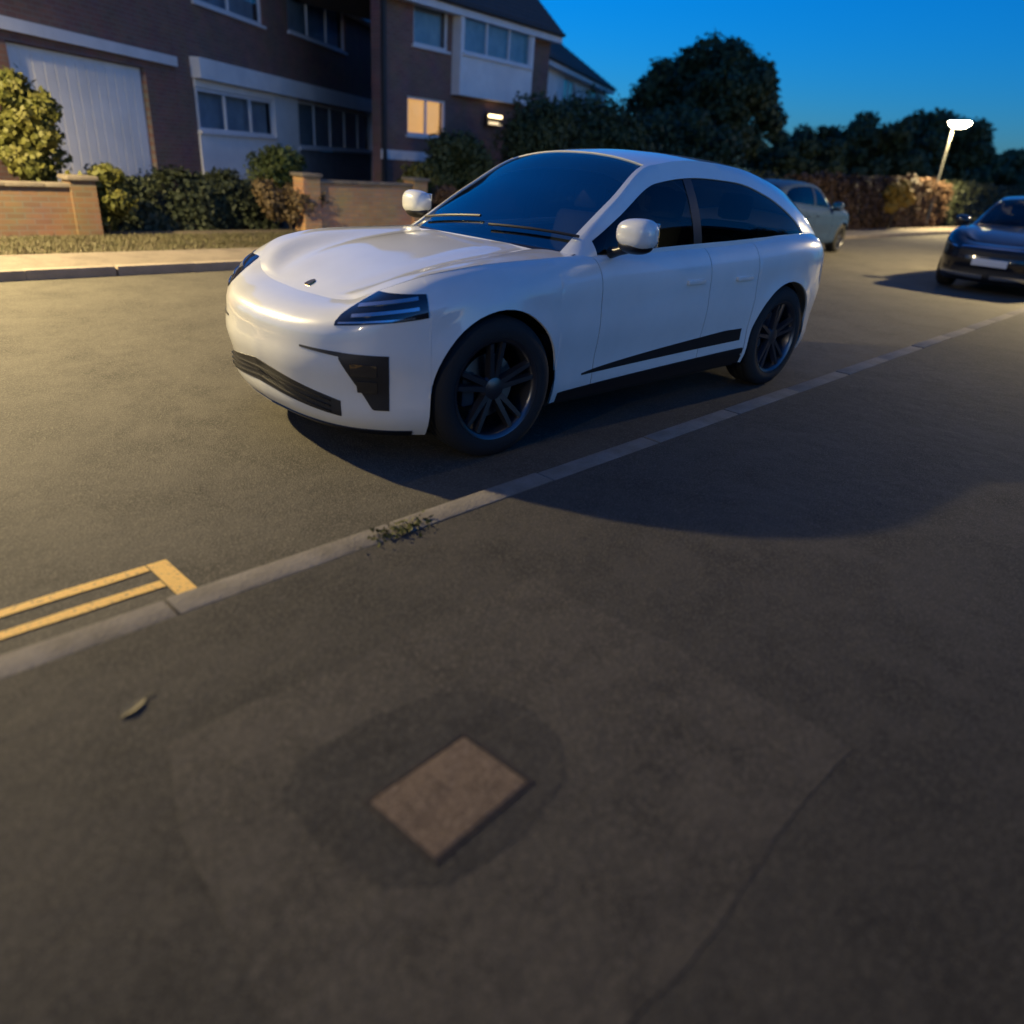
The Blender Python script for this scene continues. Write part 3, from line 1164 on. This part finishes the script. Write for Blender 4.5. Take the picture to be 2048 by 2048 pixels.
def dark_front(root, patch, S, fT, s_at, M, box_, side_pair):
    for sd in side_pair:
        lens = patch('headlight', 2.05, 4.2, lambda a: .66 + .03 * a, lambda a: .75 + .07 * a, .004, M['lens'], sd, ns=20)
        patch('light_strip', 2.3, 4.0, lambda a: .69 + .04 * a, lambda a: .705 + .04 * a, .009, M['silver'], sd, parent=lens, ns=12, nz=1, th=.006)
        patch('upper_grille', 0, 1.95, lambda a: .58, lambda a: .70, .004, M['mesh'], sd)
        patch('grille_trim', 0, 1.95, lambda a: .70, lambda a: .722, .010, M['silver'], sd, nz=2)
        patch('lower_grille', 0, 2.3, lambda a: .26, lambda a: .40, .004, M['mesh'], sd)
        patch('bumper_trim', .2, 3.6, lambda a: .245 + .02 * a, lambda a: .30 + .02 * a, .012, M['silver'], sd, ns=22, nz=2)
        patch('fog_lamp', 2.7, 3.4, lambda a: .36, lambda a: .44, .006, M['lens'], sd, ns=8)
    p = S(0, .48)
    box_('number_plate', p.x - .005, p.x + .014, -.26, .26, .44, .55, M['plate'], root, .004)


DK = dict(BASE, paint=paint_mat('navy_car_paint', (.006, .008, .013), .22), glass=pane('dark_car_windscreen_glass', (.30, .34, .36), .02, 1.6), side=pane('dark_car_side_glass', (.10, .11, .12), .02, 1.55))
make_car('parked_hatchback', 'dark navy car parked at the kerb behind the white SUV, nose to the camera', dict(
    loc=(-12.35, .30, 0), rz=R(1.0), m=DK, front=dark_front, scale=(.90, .92, .97), wheel=.33, arch=.365, cowl=.90, mirror=(.66, 1.03, 1.08),
    gh=dict(x=[1.08, .90, .45, .1, -.4, -1, -1.5, -1.9, -2.15, -2.30],
            ey=[.80, .755, .70, .63, .61, .60, .59, .59, .60, .62],
            ez=[.92, 1.03, 1.28, 1.46, 1.53, 1.52, 1.48, 1.42, 1.25, 1.10],
            tz=[.96, 1.06, 1.33, 1.52, 1.575, 1.575, 1.54, 1.48, 1.32, 1.12],
            by=[.84, .84, .84, .835, .84, .85, .84, .78, .70, .62],
            v1x=[.7, .3, -.2, -.9, -1.35, -1.7, -1.9], v1=[.70, .84, .87, .87, .84, .70, .4],
            ws=(.93, .12), rg=(-1.92, -2.22), dlo=(.70, -1.88), bp=-.3)))


BL = dict(DK, paint=mat('blue_car_paint', (.012, .030, .075), .5, col2=(.010, .026, .066), scale=3, coat=.15, spec=.25))
make_car('parked_hatchback', 'dull blue-grey car at the far kerb, half hidden behind the white SUV tail', dict(
    loc=(-13.45, -4.80, 0), rz=R(180.5), m=BL, front=dark_front, scale=(.88, .90, .95), wheel=.32, arch=.355, cowl=.90, mirror=(.66, 1.03, 1.08),
    gh=dict(x=[1.08, .90, .45, .1, -.4, -1, -1.5, -1.9, -2.15, -2.30],
            ey=[.80, .755, .70, .63, .61, .60, .59, .59, .60, .62],
            ez=[.92, 1.03, 1.28, 1.46, 1.53, 1.52, 1.48, 1.42, 1.25, 1.10],
            tz=[.96, 1.06, 1.33, 1.52, 1.575, 1.575, 1.54, 1.48, 1.32, 1.12],
            by=[.84, .84, .84, .835, .84, .85, .84, .78, .70, .62],
            v1x=[.7, .3, -.2, -.9, -1.35, -1.7, -1.9], v1=[.70, .84, .87, .87, .84, .70, .4],
            ws=(.93, .12), rg=(-1.92, -2.22), dlo=(.70, -1.88), bp=-.3)))


# ------------------------------------------------------------------ street lamps
def street_lamp(label, base, head, arm_from, power, spot=None, group='street lamps'):
    root = tag(empty('street_lamp', (base[0], base[1], .10)), label, 'street lamp', group)
    hx, hy, hz = head[0] - base[0], head[1] - base[1], head[2] - .10
    tube('column', [(0, 0, -.1), (0, 0, .9), (0, 0, .95), (0, 0, hz - .12)], [.075, .075, .05, .042], M_POST, root, 14)
    L = math.hypot(hx, hy)
    d = Vector((hx, hy, 0)).normalized() if L > .05 else Vector((0, 1, 0))
    if L > .05:
        tube('arm', [(0, 0, hz - .13), d * L * .3 + Vector((0, 0, hz + .0)), d * (L - .15) + Vector((0, 0, hz + .05))], [.042, .032, .028], M_POST, root, 10)
    hd = empty('lamp_head', (hx, hy, hz))
    hd.parent = root
    hd.rotation_euler = (0, 0, math.atan2(d.y, d.x))
    bm = bmesh.new()
    bmesh.ops.create_uvsphere(bm, u_segments=24, v_segments=12, radius=1)
    for v in bm.verts:
        x, y, z = v.co
        v.co = (.46 * x, .24 * y * (1 - .2 * x), .10 * max(z, -.15) + .08)
    bm_obj('housing', bm, M_POST, hd, smooth=True)
    bm = bmesh.new()
    bmesh.ops.create_uvsphere(bm, u_segments=24, v_segments=12, radius=1)
    for v in bm.verts:
        x, y, z = v.co
        v.co = (.42 * x + .02, .22 * y, .22 * min(z, .1) + .065)
    bm_obj('lens', bm, M_LAMPG, hd, smooth=True)
    ld = bpy.data.lights.new('lamp_light', 'SPOT')
    ld.energy = power
    ld.color = (1.0, .77, .38)
    ld.shadow_soft_size = .10
    ld.spot_size = R(168)
    ld.spot_blend = .6
    lo = bpy.data.objects.new('lamp_light', ld)
    C.objects.link(lo)
    lo.parent = hd
    lo.location = (.03, 0, -.22)
    if spot:
        lo.rotation_euler = spot
    return root


street_lamp('street lamp on the far footway near the white SUV, just out of view', (4.6, -7.15), (4.5, -6.9, 4.65), None, 2600)
street_lamp('lit street lamp on the far footway in the distance', (-32.0, -7.35), (-32.0, -7.15, 3.97), None, 1500)
street_lamp('street lamp on the near pavement by the navy car, just out of view', (-15.5, 2.4), (-15.5, 2.15, 4.65), None, 2600)
street_lamp('street lamp on the near pavement behind the viewer', (17.0, 4.45), (17.0, 4.25, 4.65), None, 1900)  # added as warm fill light for the SUV's shaded side


# ------------------------------------------------------------------ houses
def frame_axes(p0, u):
    U = Vector((u[0], u[1], 0)).normalized()
    return math.atan2(-U.y, -U.x)     # local +x points back along -U


class House:
    """local axes: x = along the facade away from the viewer (u), y = depth behind the facade, z up"""

    def __init__(self, name, label, p0, u, group='terraced houses across the street', flip=False):
        self.r = tag(empty(name, (p0[0], p0[1], 0), math.atan2(u[1], u[0])), label, 'house', group)
        U = Vector((u[0], u[1], 0)).normalized()
        self.sg = 1 if True else -1
        # facade outward normal must face the street (+y world)
        n = Vector((-U.y, U.x, 0))
        self.out = (1 if n.y > 0 else -1) * (-1 if flip else 1)

    def b(self, name, u0, u1, n0, n1, z0, z1, m, parent=None, bev=0.):
        """n measured outward from the facade plane"""
        y0, y1 = sorted((self.out * n0, self.out * n1))
        return box(name, u0, u1, y0, y1, z0, z1, m, parent or self.r, bev)

    def wall(self, name, u0, u1, z0, z1, holes, m, depth=.3, n=0.):
        """wall slab with rectangular openings, one mesh"""
        us = sorted({u0, u1, *[h[0] for h in holes], *[h[1] for h in holes]})
        zs = sorted({z0, z1, *[h[2] for h in holes], *[h[3] for h in holes]})
        bm = bmesh.new()
        filled = {}
        for i in range(len(us) - 1):
            for j in range(len(zs) - 1):
                uc, zc = (us[i] + us[i + 1]) / 2, (zs[j] + zs[j + 1]) / 2
                filled[i, j] = not any(h[0] < uc < h[1] and h[2] < zc < h[3] for h in holes)
        vv = {}

        def V(i, j, k):
            if (i, j, k) not in vv:
                vv[i, j, k] = bm.verts.new((us[i], self.out * (n - depth * k), zs[j]))
            return vv[i, j, k]
        for (i, j), f in filled.items():
            if not f:
                continue
            for k in (0, 1):
                bm.faces.new((V(i, j, k), V(i + 1, j, k), V(i + 1, j + 1, k), V(i, j + 1, k)))
            for di, dj, a, b_ in ((-1, 0, (i, j), (i, j + 1)), (1, 0, (i + 1, j), (i + 1, j + 1)), (0, -1, (i, j), (i + 1, j)), (0, 1, (i, j + 1), (i + 1, j + 1))):
                if not filled.get((i + di, j + dj), False):
                    bm.faces.new((V(*a, 0), V(*b_, 0), V(*b_, 1), V(*a, 1)))
        return bm_obj(name, bm, m, self.r)

    def window(self, u0, u1, z0, z1, lights=2, n=0., curtain=None, name='window', transom=False, sill=True, rec=.10):
        w = empty(name, ((u0 + u1) / 2, self.out * n, z0))
        w.parent = self.r
        W, H, o = u1 - u0, z1 - z0, self.out

        def bb(nm, a0, a1, y0, y1, c0, c1, m):
            ya, yb = sorted((o * y0, o * y1))
            return box(nm, a0, a1, ya, yb, c0, c1, m, w)
        fr = .06
        bm = bmesh.new()
        y0, y1 = sorted((o * -rec, o * (-rec + .06)))
        add_box(bm, -W / 2, W / 2, y0, y1, 0, fr)
        add_box(bm, -W / 2, W / 2, y0, y1, H - fr, H)
        add_box(bm, -W / 2, -W / 2 + fr, y0, y1, fr, H - fr)
        add_box(bm, W / 2 - fr, W / 2, y0, y1, fr, H - fr)
        for k in range(1, lights):
            x = -W / 2 + W * k / lights
            add_box(bm, x - .03, x + .03, y0 + .002, y1 - .002, fr, H - fr)
        bm_obj('frame', bm, M_WHITE, w)
        for k in range(lights):
            a = -W / 2 + W * k / lights
            bb('pane', a + .031, a + W / lights - .031, -rec + .02, -rec + .03, fr, H - fr, M_GLASS)
        bb('curtain', -W / 2 + .02, W / 2 - .02, -rec - .16, -rec - .12, .0, H, curtain or M_CURT)  # default backing imitates reflected sky behind the glass
        if sill:
            bb('sill', -W / 2 - .06, W / 2 + .06, -rec + .01, .06, -.06, -.001, M_WHITE)
        return w

    def roof(self, u0, u1, eave, ridge, depth, over=.35):
        o = self.out
        rf = empty('roof', (0, 0, 0))
        rf.parent = self.r
        sl = (ridge - eave) / (depth / 2)
        V = [(u0, o * over, eave - sl * over), (u1, o * over, eave - sl * over), (u1, -o * depth / 2, ridge), (u0, -o * depth / 2, ridge), (u0, -o * (depth + over), eave - sl * over), (u1, -o * (depth + over), eave - sl * over)]
        V += [(x, y, z - .12) for x, y, z in V]
        F = [(0, 1, 2, 3), (3, 2, 5, 4), (6, 9, 8, 7), (9, 10, 11, 8), (0, 6, 7, 1), (4, 5, 11, 10), (1, 7, 8, 2), (2, 8, 11, 5), (0, 3, 9, 6), (3, 4, 10, 9)]
        mesh_obj('tiled_slopes', V, F, M_TILE, rf)
        # courses of tiles as shallow steps on the street slope
        bm = bmesh.new()
        nrow = 14
        for k in range(nrow):
            t = k / nrow
            y = over + (-depth / 2 - over) * t
            z = eave - sl * over + (ridge - eave + sl * over) * t
            ya, yb = sorted((o * y, o * (y - .02)))
            add_box(bm, u0 + .01, u1 - .01, ya, yb, z + .002, z + .028)
        bm_obj('tile_courses', bm, M_TILE, rf)
        ye = over + .02
        zz = eave - sl * over
        ya, yb = sorted((o * (over - .04), o * (over + .0)))
        box('fascia_board', u0, u1, ya - .0 * o, yb, zz - .30, zz - .125, M_WHITE, rf)
        tube('gutter', [(u0, o * (over + .06), zz - .09), (u1, o * (over + .06), zz - .09)], [.055, .055], M_LEAD, rf, 8)
        ya, yb = sorted((o * .0, o * (over - .045)))
        box('soffit', u0, u1, ya, yb, zz - .29, zz - .26, M_WHITE, rf)
        return rf


PA, UA = (.37, -10.92), (-.823, -.568)
# house with the garage
h = House('terraced_house', 'brick house with white garage door and thin white band, left edge', PA, UA)
h.wall('wall', -1.6, 4.35, 0, 5.3, [(.0, 3.38, 0, 2.60), (.6, 2.8, 3.9, 5.0)], M_BRICKD)
h.b('floor_band', -1.62, 4.36, .003, .09, 2.73, 2.90, M_WHITE)
gd = h.b('garage_door', .02, 3.36, -.16, -.10, .02, 2.59, M_GARAGE)
for k in range(13):
    h.b('panel', .08 + .25 * k, .30 + .25 * k, -.10, -.085, .08, 2.5, M_GARAGE, None)
h.window(.6, 2.8, 3.9, 5.0, 2)
h.b('back_wall', -1.6, 4.35, -7.2, -7.0, 0, 5.3, M_BRICKD)
h.b('end_wall', -1.6, -1.4, -6.99, -.31, 0, 5.3, M_BRICKD)
h.roof(-1.8, 4.35, 5.35, 7.6, 7.0)
# next house: white bay front
h = House('terraced_house', 'brick house with long white bay front and glazed door beneath blue windows', PA, UA)
h.wall('wall', 4.36, 16.1, 0, 5.5, [(5.0, 15.9, .0, 2.58), (5.3, 8.35, 4.0, 5.3), (9.75, 13.7, 4.1, 5.35)], M_BRICKD)
h.b('floor_band', 4.95, 16.08, .003, .22, 2.60, 2.98, M_CLAD)
h.b('bay_panel', 5.01, 8.6, -.12, .04, .0, 1.58, M_CLAD)
h.b('bay_head', 5.01, 8.6, -.12, .04, 2.44, 2.59, M_CLAD)
h.window(5.05, 8.58, 1.62, 2.43, 3, n=.05)
h.b('white_pier', 8.61, 10.0, -.12, .05, 0, 2.59, M_CLAD)
h.window(10.02, 15.85, 1.42, 2.56, 5, n=.04)
h.b('bay_panel', 10.02, 15.88, -.16, .02, 0, 1.34, mat('grey_render', (.20, .21, .23), .8, col2=(.15, .16, .18), scale=3))
h.b('end_post', 15.88, 16.05, -.12, .06, 0, 2.59, M_WHITE)
h.window(5.3, 8.35, 4.0, 5.3, 2)
h.window(9.75, 13.7, 4.1, 5.35, 3)
h.b('back_wall', 4.36, 16.1, -7.2, -7.0, 0, 5.5, M_BRICKD)
h.b('room_back', 4.5, 16.0, -2.0, -1.9, 0, 5.4, M_DARKROOM)
h.roof(4.37, 16.3, 5.6, 7.8, 7.0)

# house with the lit window
PB, UB = (-9.0, -13.25), (-.99, -.12)
h = House('terraced_house', 'brick house with one warmly lit window and white upper bay', PB, UB)
h.wall('wall', -.92, 6.0, 0, 5.15, [(.0, 1.44, 1.90, 2.78), (.20, 1.46, 3.9, 5.0), (1.75, 4.66, 3.92, 4.85)], M_BRICKD)
h.b('back_wall', 4.82, 6.0, -3.8, -3.6, 0, 5.15, M_BRICKD)
ew = [(-.92, .302), (-.62, .302), (4.81, 3.59), (4.51, 3.59)]      # end wall slanted out of camera sight, opening the corner to sky light
mesh_obj('end_wall', [(x, y, 0) for x, y in ew] + [(x, y, 5.15) for x, y in ew], [(3, 2, 1, 0), (4, 5, 6, 7), (0, 1, 5, 4), (1, 2, 6, 5), (2, 3, 7, 6), (3, 0, 4, 7)], M_BRICKD, h.r)
h.b('end_wall', 5.75, 6.0, -3.59, -.31, 0, 5.15, M_BRICKD)
h.window(.0, 1.44, 1.90, 2.78, 2, curtain=M_LITC)
h.window(.20, 1.46, 3.9, 5.0, 1)
h.b('bay_cladding', 1.62, 4.78, .003, .30, 2.95, 3.86, M_CLAD)
h.window(1.75, 4.66, 3.92, 4.85, 3, n=.30)
h.b('bay_cheek', 1.62, 1.74, .003, .30, 3.862, 4.98, M_CLAD)
h.b('bay_cheek', 4.67, 4.79, .003, .30, 3.862, 4.98, M_CLAD)
h.b('bay_head', 1.745, 4.665, .003, .30, 4.86, 4.98, M_CLAD)
h.b('floor_band', -.92, 1.55, .003, .05, 1.30, 1.52, M_CLAD)
h.b('downpipe', -.90, -.80, .01, .10, 0, 4.9, M_LEAD)
h.roof(-1.05, 6.1, 5.30, 6.85, 3.6)
# porch lamp: wall bracket with two small lit tubes
pl = tag(empty('wall_light', (-9.0 - .99 * 3.3 + .12 * -.12, -13.25 - .12 * 3.3 + .12, 2.48), math.atan2(-.12, -.99)), 'small twin-tube wall light glowing on the house beside dark shrubs', 'wall light')
box('backplate', -.30, .30, -.05, .02, -.16, .16, M_LEAD, pl)
box('light_tube', -.27, .27, -.12, -.055, .05, .12, mat('wall_light_bright', (1, .8, .5), .5, emit=(1, .72, .36), estr=2.2), pl)
box('light_tube', -.25, .27, -.12, -.055, -.12, -.06, mat('wall_light_dim', (1, .8, .5), .5, emit=(1, .74, .40), estr=.5), pl)

# far house at an angle
h = House('terraced_house', 'farthest brick house, mostly hidden by trees, with pale eaves', (-16.2, -16.4), (-.905, -.43))
h.wall('wall', 0, 13, 0, 5.0, [(1.2, 3.0, 3.6, 4.6), (5.5, 7.3, 3.6, 4.6), (9.6, 11.4, 3.6, 4.6)], M_CLAD)
for a in (1.2, 5.5, 9.6):
    h.window(a, a + 1.8, 3.6, 4.6, 2)
h.b('back_wall', 0, 13, -7.2, -7.0, 0, 5.0, M_BRICKD)
h.b('end_wall', 0, .25, -6.99, -.31, 0, 5.0, M_BRICKD)
h.roof(-.3, 13.3, 5.15, 7.3, 7.0)

# ------------------------------------------------------------------ front gardens across the street
def garden_wall(label, x0, x1, y, hgt, m, cope):
    g = tag(empty('garden_wall', ((x0 + x1) / 2, y, 0)), label, 'wall', 'low front garden walls')
    L = x1 - x0
    box('brickwork', -L / 2, L / 2, -.11, .11, 0, hgt, m, g)
    n = max(1, int(L / .45))
    for i in range(n):
        a = -L / 2 + L * i / n
        box('coping_stone', a + .004, a + L / n - .004, -.15, .15, hgt + .001, hgt + .055, cope, g, .01)
    for e in (-1, 1):
        box('pier', e * L / 2 - .17, e * L / 2 + .17, -.17, .17, 0, hgt + .10, m, g)
        box('pier_cap', e * L / 2 - .21, e * L / 2 + .21, -.21, .21, hgt + .101, hgt + .16, cope, g, .015)
    return g


COPE = mat('coping_concrete', (.20, .17, .13), .9, col2=(.14, .115, .09), scale=6, bump=.4)
garden_wall('low brick garden wall at the left edge under the yellow-green shrub', .25, 3.2, -9.15, .72, M_BRICKW, COPE)
garden_wall('low orange brick garden wall behind the white SUV bonnet', -6.1, -3.6, -9.3, .88, brick_mat('bright_orange_brick', (.46, .24, .09), (.36, .18, .075), (.30, .23, .15)), COPE)  # brick colour raised to carry the lamplight on this wall
hedge('clipped_hedge', 'dark clipped hedge below the white garage and bay', -.35, -10.25, -3.4, -10.6, .7, .82, 9000, .06, L_HEDGE)
plant('garden_shrub', 'tall yellow-green shrub lit by the street lamp at the left edge', 'shrub', .62, -9.75, 1.05, .9, 2.5, 9000, .06, L_YEL, base=.08, k=44)
plant('garden_shrub', 'low yellow-green shrub spilling over the left garden wall', 'shrub', -.1, -9.3, 1.1, .8, 1.15, 3200, .06, L_YEL, base=.1)
plant('garden_shrub', 'rounded dark green shrub in front of the white bay', 'shrub', -3.95, -10.9, 1.3, 1.1, 1.72, 5200, .06, L_MID, base=.12)
plant('garden_shrub', 'brownish shrub beside the rounded green one', 'shrub', -3.35, -9.5, 1.5, .9, 1.05, 4200, .055, L_BROWN, base=.05)
plant('garden_shrub', 'small yellowish shrub below the lit window', 'shrub', -6.55, -9.75, 1.1, .9, 1.42, 4200, .06, L_YEL, base=.1)
plant('garden_shrub', 'reddish brown shrub at the end of the orange wall', 'shrub', -6.9, -9.3, 1.0, .8, 1.0, 3000, .055, L_COPPER, base=.05)
plant('evergreen_shrub', 'dark evergreen shrub left of the wall light', 'shrub', -8.9, -11.0, 1.9, 1.5, 2.35, 8000, .07, L_DARK, base=.06, k=34)
plant('evergreen_shrub', 'tall dark evergreen shrub right of the wall light', 'shrub', -11.4, -10.9, 2.4, 2.0, 3.25, 12000, .075, L_DARK, base=.06, k=44)
plant('evergreen_shrub', 'dark evergreen mass between the shrub and the big tree', 'shrub', -15.2, -12.0, 4.2, 3., 3.5, 14000, .10, L_DARK, base=.05, k=60)
plant('garden_tree', 'large dense tree standing against the blue sky', 'tree', -27.2, -16.0, 7.8, 7.0, 6.6, 36000, .16, L_DARK, base=.2, k=95, clump=.19)
plant('garden_tree', 'lower bushy tree right of the large tree', 'tree', -46., -15.5, 10., 8, 5.4, 26000, .2, L_DARK, base=.08, k=90, clump=.2)
plant('garden_tree', 'low dark tree between the large tree and the one left of the lamp', 'tree', -37.5, -16.5, 7., 6., 4.1, 16000, .18, L_DARK, base=.05, k=70, clump=.2)
plant('garden_tree', 'bushy tree beneath the large tree beside the house', 'tree', -21.5, -13.2, 6.0, 4., 3.6, 18000, .12, L_DARK, base=.05, k=60)
plant('garden_tree', 'wide dark tree just left of the street lamp', 'tree', -53., -14.5, 9., 8, 6.1, 24000, .22, L_DARK, base=.08, k=90, clump=.2)
plant('garden_tree', 'distant tree at the right edge behind the navy car', 'tree', -75., -14., 12., 9, 5.4, 20000, .25, L_DARK, base=.06, k=80, clump=.2)
plant('garden_tree', 'distant low tree between the lamp and the right edge', 'tree', -66., -13., 11., 8, 4.2, 18000, .25, L_DARK, base=.04, k=80, clump=.2)
for i, (xa, xb, hh, m_, lb) in enumerate([(-13., -19.5, 1.45, L_HEDGE, 'dark front hedge seen over the white SUV tail'), (-20, -26, 1.6, L_COPPER, 'reddish front hedge nearer the distant lamp'),
                                         (-26.5, -34, 1.75, L_COPPER, 'reddish front hedge right beneath the distant lamp'), (-35, -48, 1.8, L_HEDGE, 'farthest dark front hedge beyond the lamp')]):
    hedge('front_hedge', lb, xa, -7.75, xb, -7.75, .9, hh, 12000, .085, m_, group='front hedges along the far footway')

plant('garden_shrub', 'golden shrub glowing under the distant street lamp', 'shrub', -27.2, -7.15, 2.6, .9, 1.75, 6000, .08, leaf_mat('leaf_gold', (.34, .20, .03), (.42, .27, .05), 3), base=.35)

# grass verge behind the far footway
def grass(name, x0, x1, y0, y1, n, hgt, m, label, z=.0):
    P = np.stack([rng.uniform(x0, x1, n), rng.uniform(y0, y1, n), np.full(n, z)], 1)
    d = rng.normal(size=(n, 2))
    d /= np.linalg.norm(d, axis=1)[:, None]
    hh = hgt * rng.uniform(.5, 1.3, n)
    w = .006
    V = np.zeros((n, 3, 3))
    V[:, 0] = P + np.stack([d[:, 1] * w, -d[:, 0] * w, np.zeros(n)], 1)
    V[:, 1] = P - np.stack([d[:, 1] * w, -d[:, 0] * w, np.zeros(n)], 1)
    V[:, 2] = P + np.stack([d[:, 0] * hh * .6, d[:, 1] * hh * .6, hh], 1)
    me = bpy.data.meshes.new(name)
    me.vertices.add(3 * n)
    me.vertices.foreach_set('co', V.ravel())
    me.loops.add(3 * n)
    me.loops.foreach_set('vertex_index', np.arange(3 * n))
    me.polygons.add(n)
    me.polygons.foreach_set('loop_start', np.arange(n) * 3)
    me.update(calc_edges=True)
    me.materials.append(m)
    o = bpy.data.objects.new(name, me)
    C.objects.link(o)
    return tag(o, label, 'grass', kind='stuff')


structure(sheet('verge', -60, 40, -9.6, FB - .002, .06, mat('dry_turf', (.085, .07, .045), .95, col2=(.115, .088, .055), scale=3, bump=.8, bscale=30)))
grass('verge_grass', -9, 6, -9.0, FB - .03, 42000, .05, L_GRASS, 'short dry grass on the verge across the street', .06)

# near side of the street, behind the viewer
def near_house(x0, label):
    h = House('terraced_house', label, (x0, 9.6), (1, 0), group='terraced houses behind the viewer', flip=True)
    h.wall('wall', 0, 8, 0, 5.2, [(.8, 3.2, .9, 2.3), (.8, 3.2, 3.7, 4.9), (5., 7., 3.7, 4.9), (5.2, 6.2, 0, 2.2)], M_BRICKD)
    h.window(.8, 3.2, .9, 2.3, 3)
    h.window(.8, 3.2, 3.7, 4.9, 3)
    h.window(5., 7., 3.7, 4.9, 2)
    h.b('front_door', 5.21, 6.19, -.14, -.08, .0, 2.19, M_GARAGE)
    h.b('back_wall', 0, 8, -7.2, -7.0, 0, 5.2, M_BRICKD)
    h.roof(-.05, 8.05, 5.3, 7.9, 7.0)


for k, lb in enumerate(('near-side house at the far end of its row, out of view', 'near-side house beside the garden tree, out of view')):
    near_house(-31.2 + 8.12 * k, lb)
hedge('front_hedge', 'tall front hedge close behind the viewer, out of view', 1.4, 4.95, 7.5, 4.95, .8, 1.9, 9000, .08, L_HEDGE, group='near front hedges behind the viewer')  # added to block sky light from the pavement near the camera
for k, (xa, xb, lb) in enumerate(((-18, -11.2, 'near front hedge level with the navy car, out of view'), (-10, -3.6, 'near front hedge level with the white SUV tail, out of view'))):
    hedge('front_hedge', lb, xa, 5.6, xb, 5.6, .8, 1.3, 7000, .09, L_HEDGE, group='near front hedges behind the viewer')
plant('garden_tree', 'garden tree on the near side beyond the viewer, out of view', 'tree', -12.5, 7.4, 4.6, 4., 5.6, 10000, .16, L_DARK, base=.15, k=50, clump=.28)

# weeds growing in the kerb joint and a little litter
def weed(x, y, n, r, label, m=L_YEL, z=.1):
    root = tag(empty('kerb_weed', (x, y, z)), label, 'weed', 'weeds along the near kerb')
    P = np.stack([rng.normal(size=n) * r * 1.6, rng.normal(size=n) * r * .5, np.abs(rng.normal(size=n)) * .014 + .004], 1)
    N = rng.normal(size=(n, 3)) * .7 + np.array([0, 0, 1])
    N /= np.linalg.norm(N, axis=1)[:, None]
    leaf_mesh('leaves', P, N, .013, m, root, 2.2)


weed(2.60, KN + .10, 140, .045, 'low green weed on the kerb just before the white SUV wheel')
weed(3.62, KN + .0, 70, .04, 'thin green weed in the kerb joint near the yellow bar', z=.012)
lf = tag(empty('fallen_leaf', (3.80, 1.80, .102), R(25)), 'pale dry leaf lying on the pavement near the kerb', 'leaf')
V = [(-.045, 0, .002), (-.02, .017, .006), (.015, .02, .008), (.05, 0, .003), (.015, -.02, .007), (-.02, -.015, .004), (0, 0, .0)]
mesh_obj('blade', V, [(0, 1, 6), (1, 2, 6), (2, 3, 6), (3, 4, 6), (4, 5, 6), (5, 0, 6)], mat('dry_leaf', (.20, .17, .09), .8), lf)
tube('stalk', [(-.045, 0, .002), (-.07, .008, .003)], [.002, .0012], mat('dry_leaf', (.20, .17, .09), .8), lf, 5)
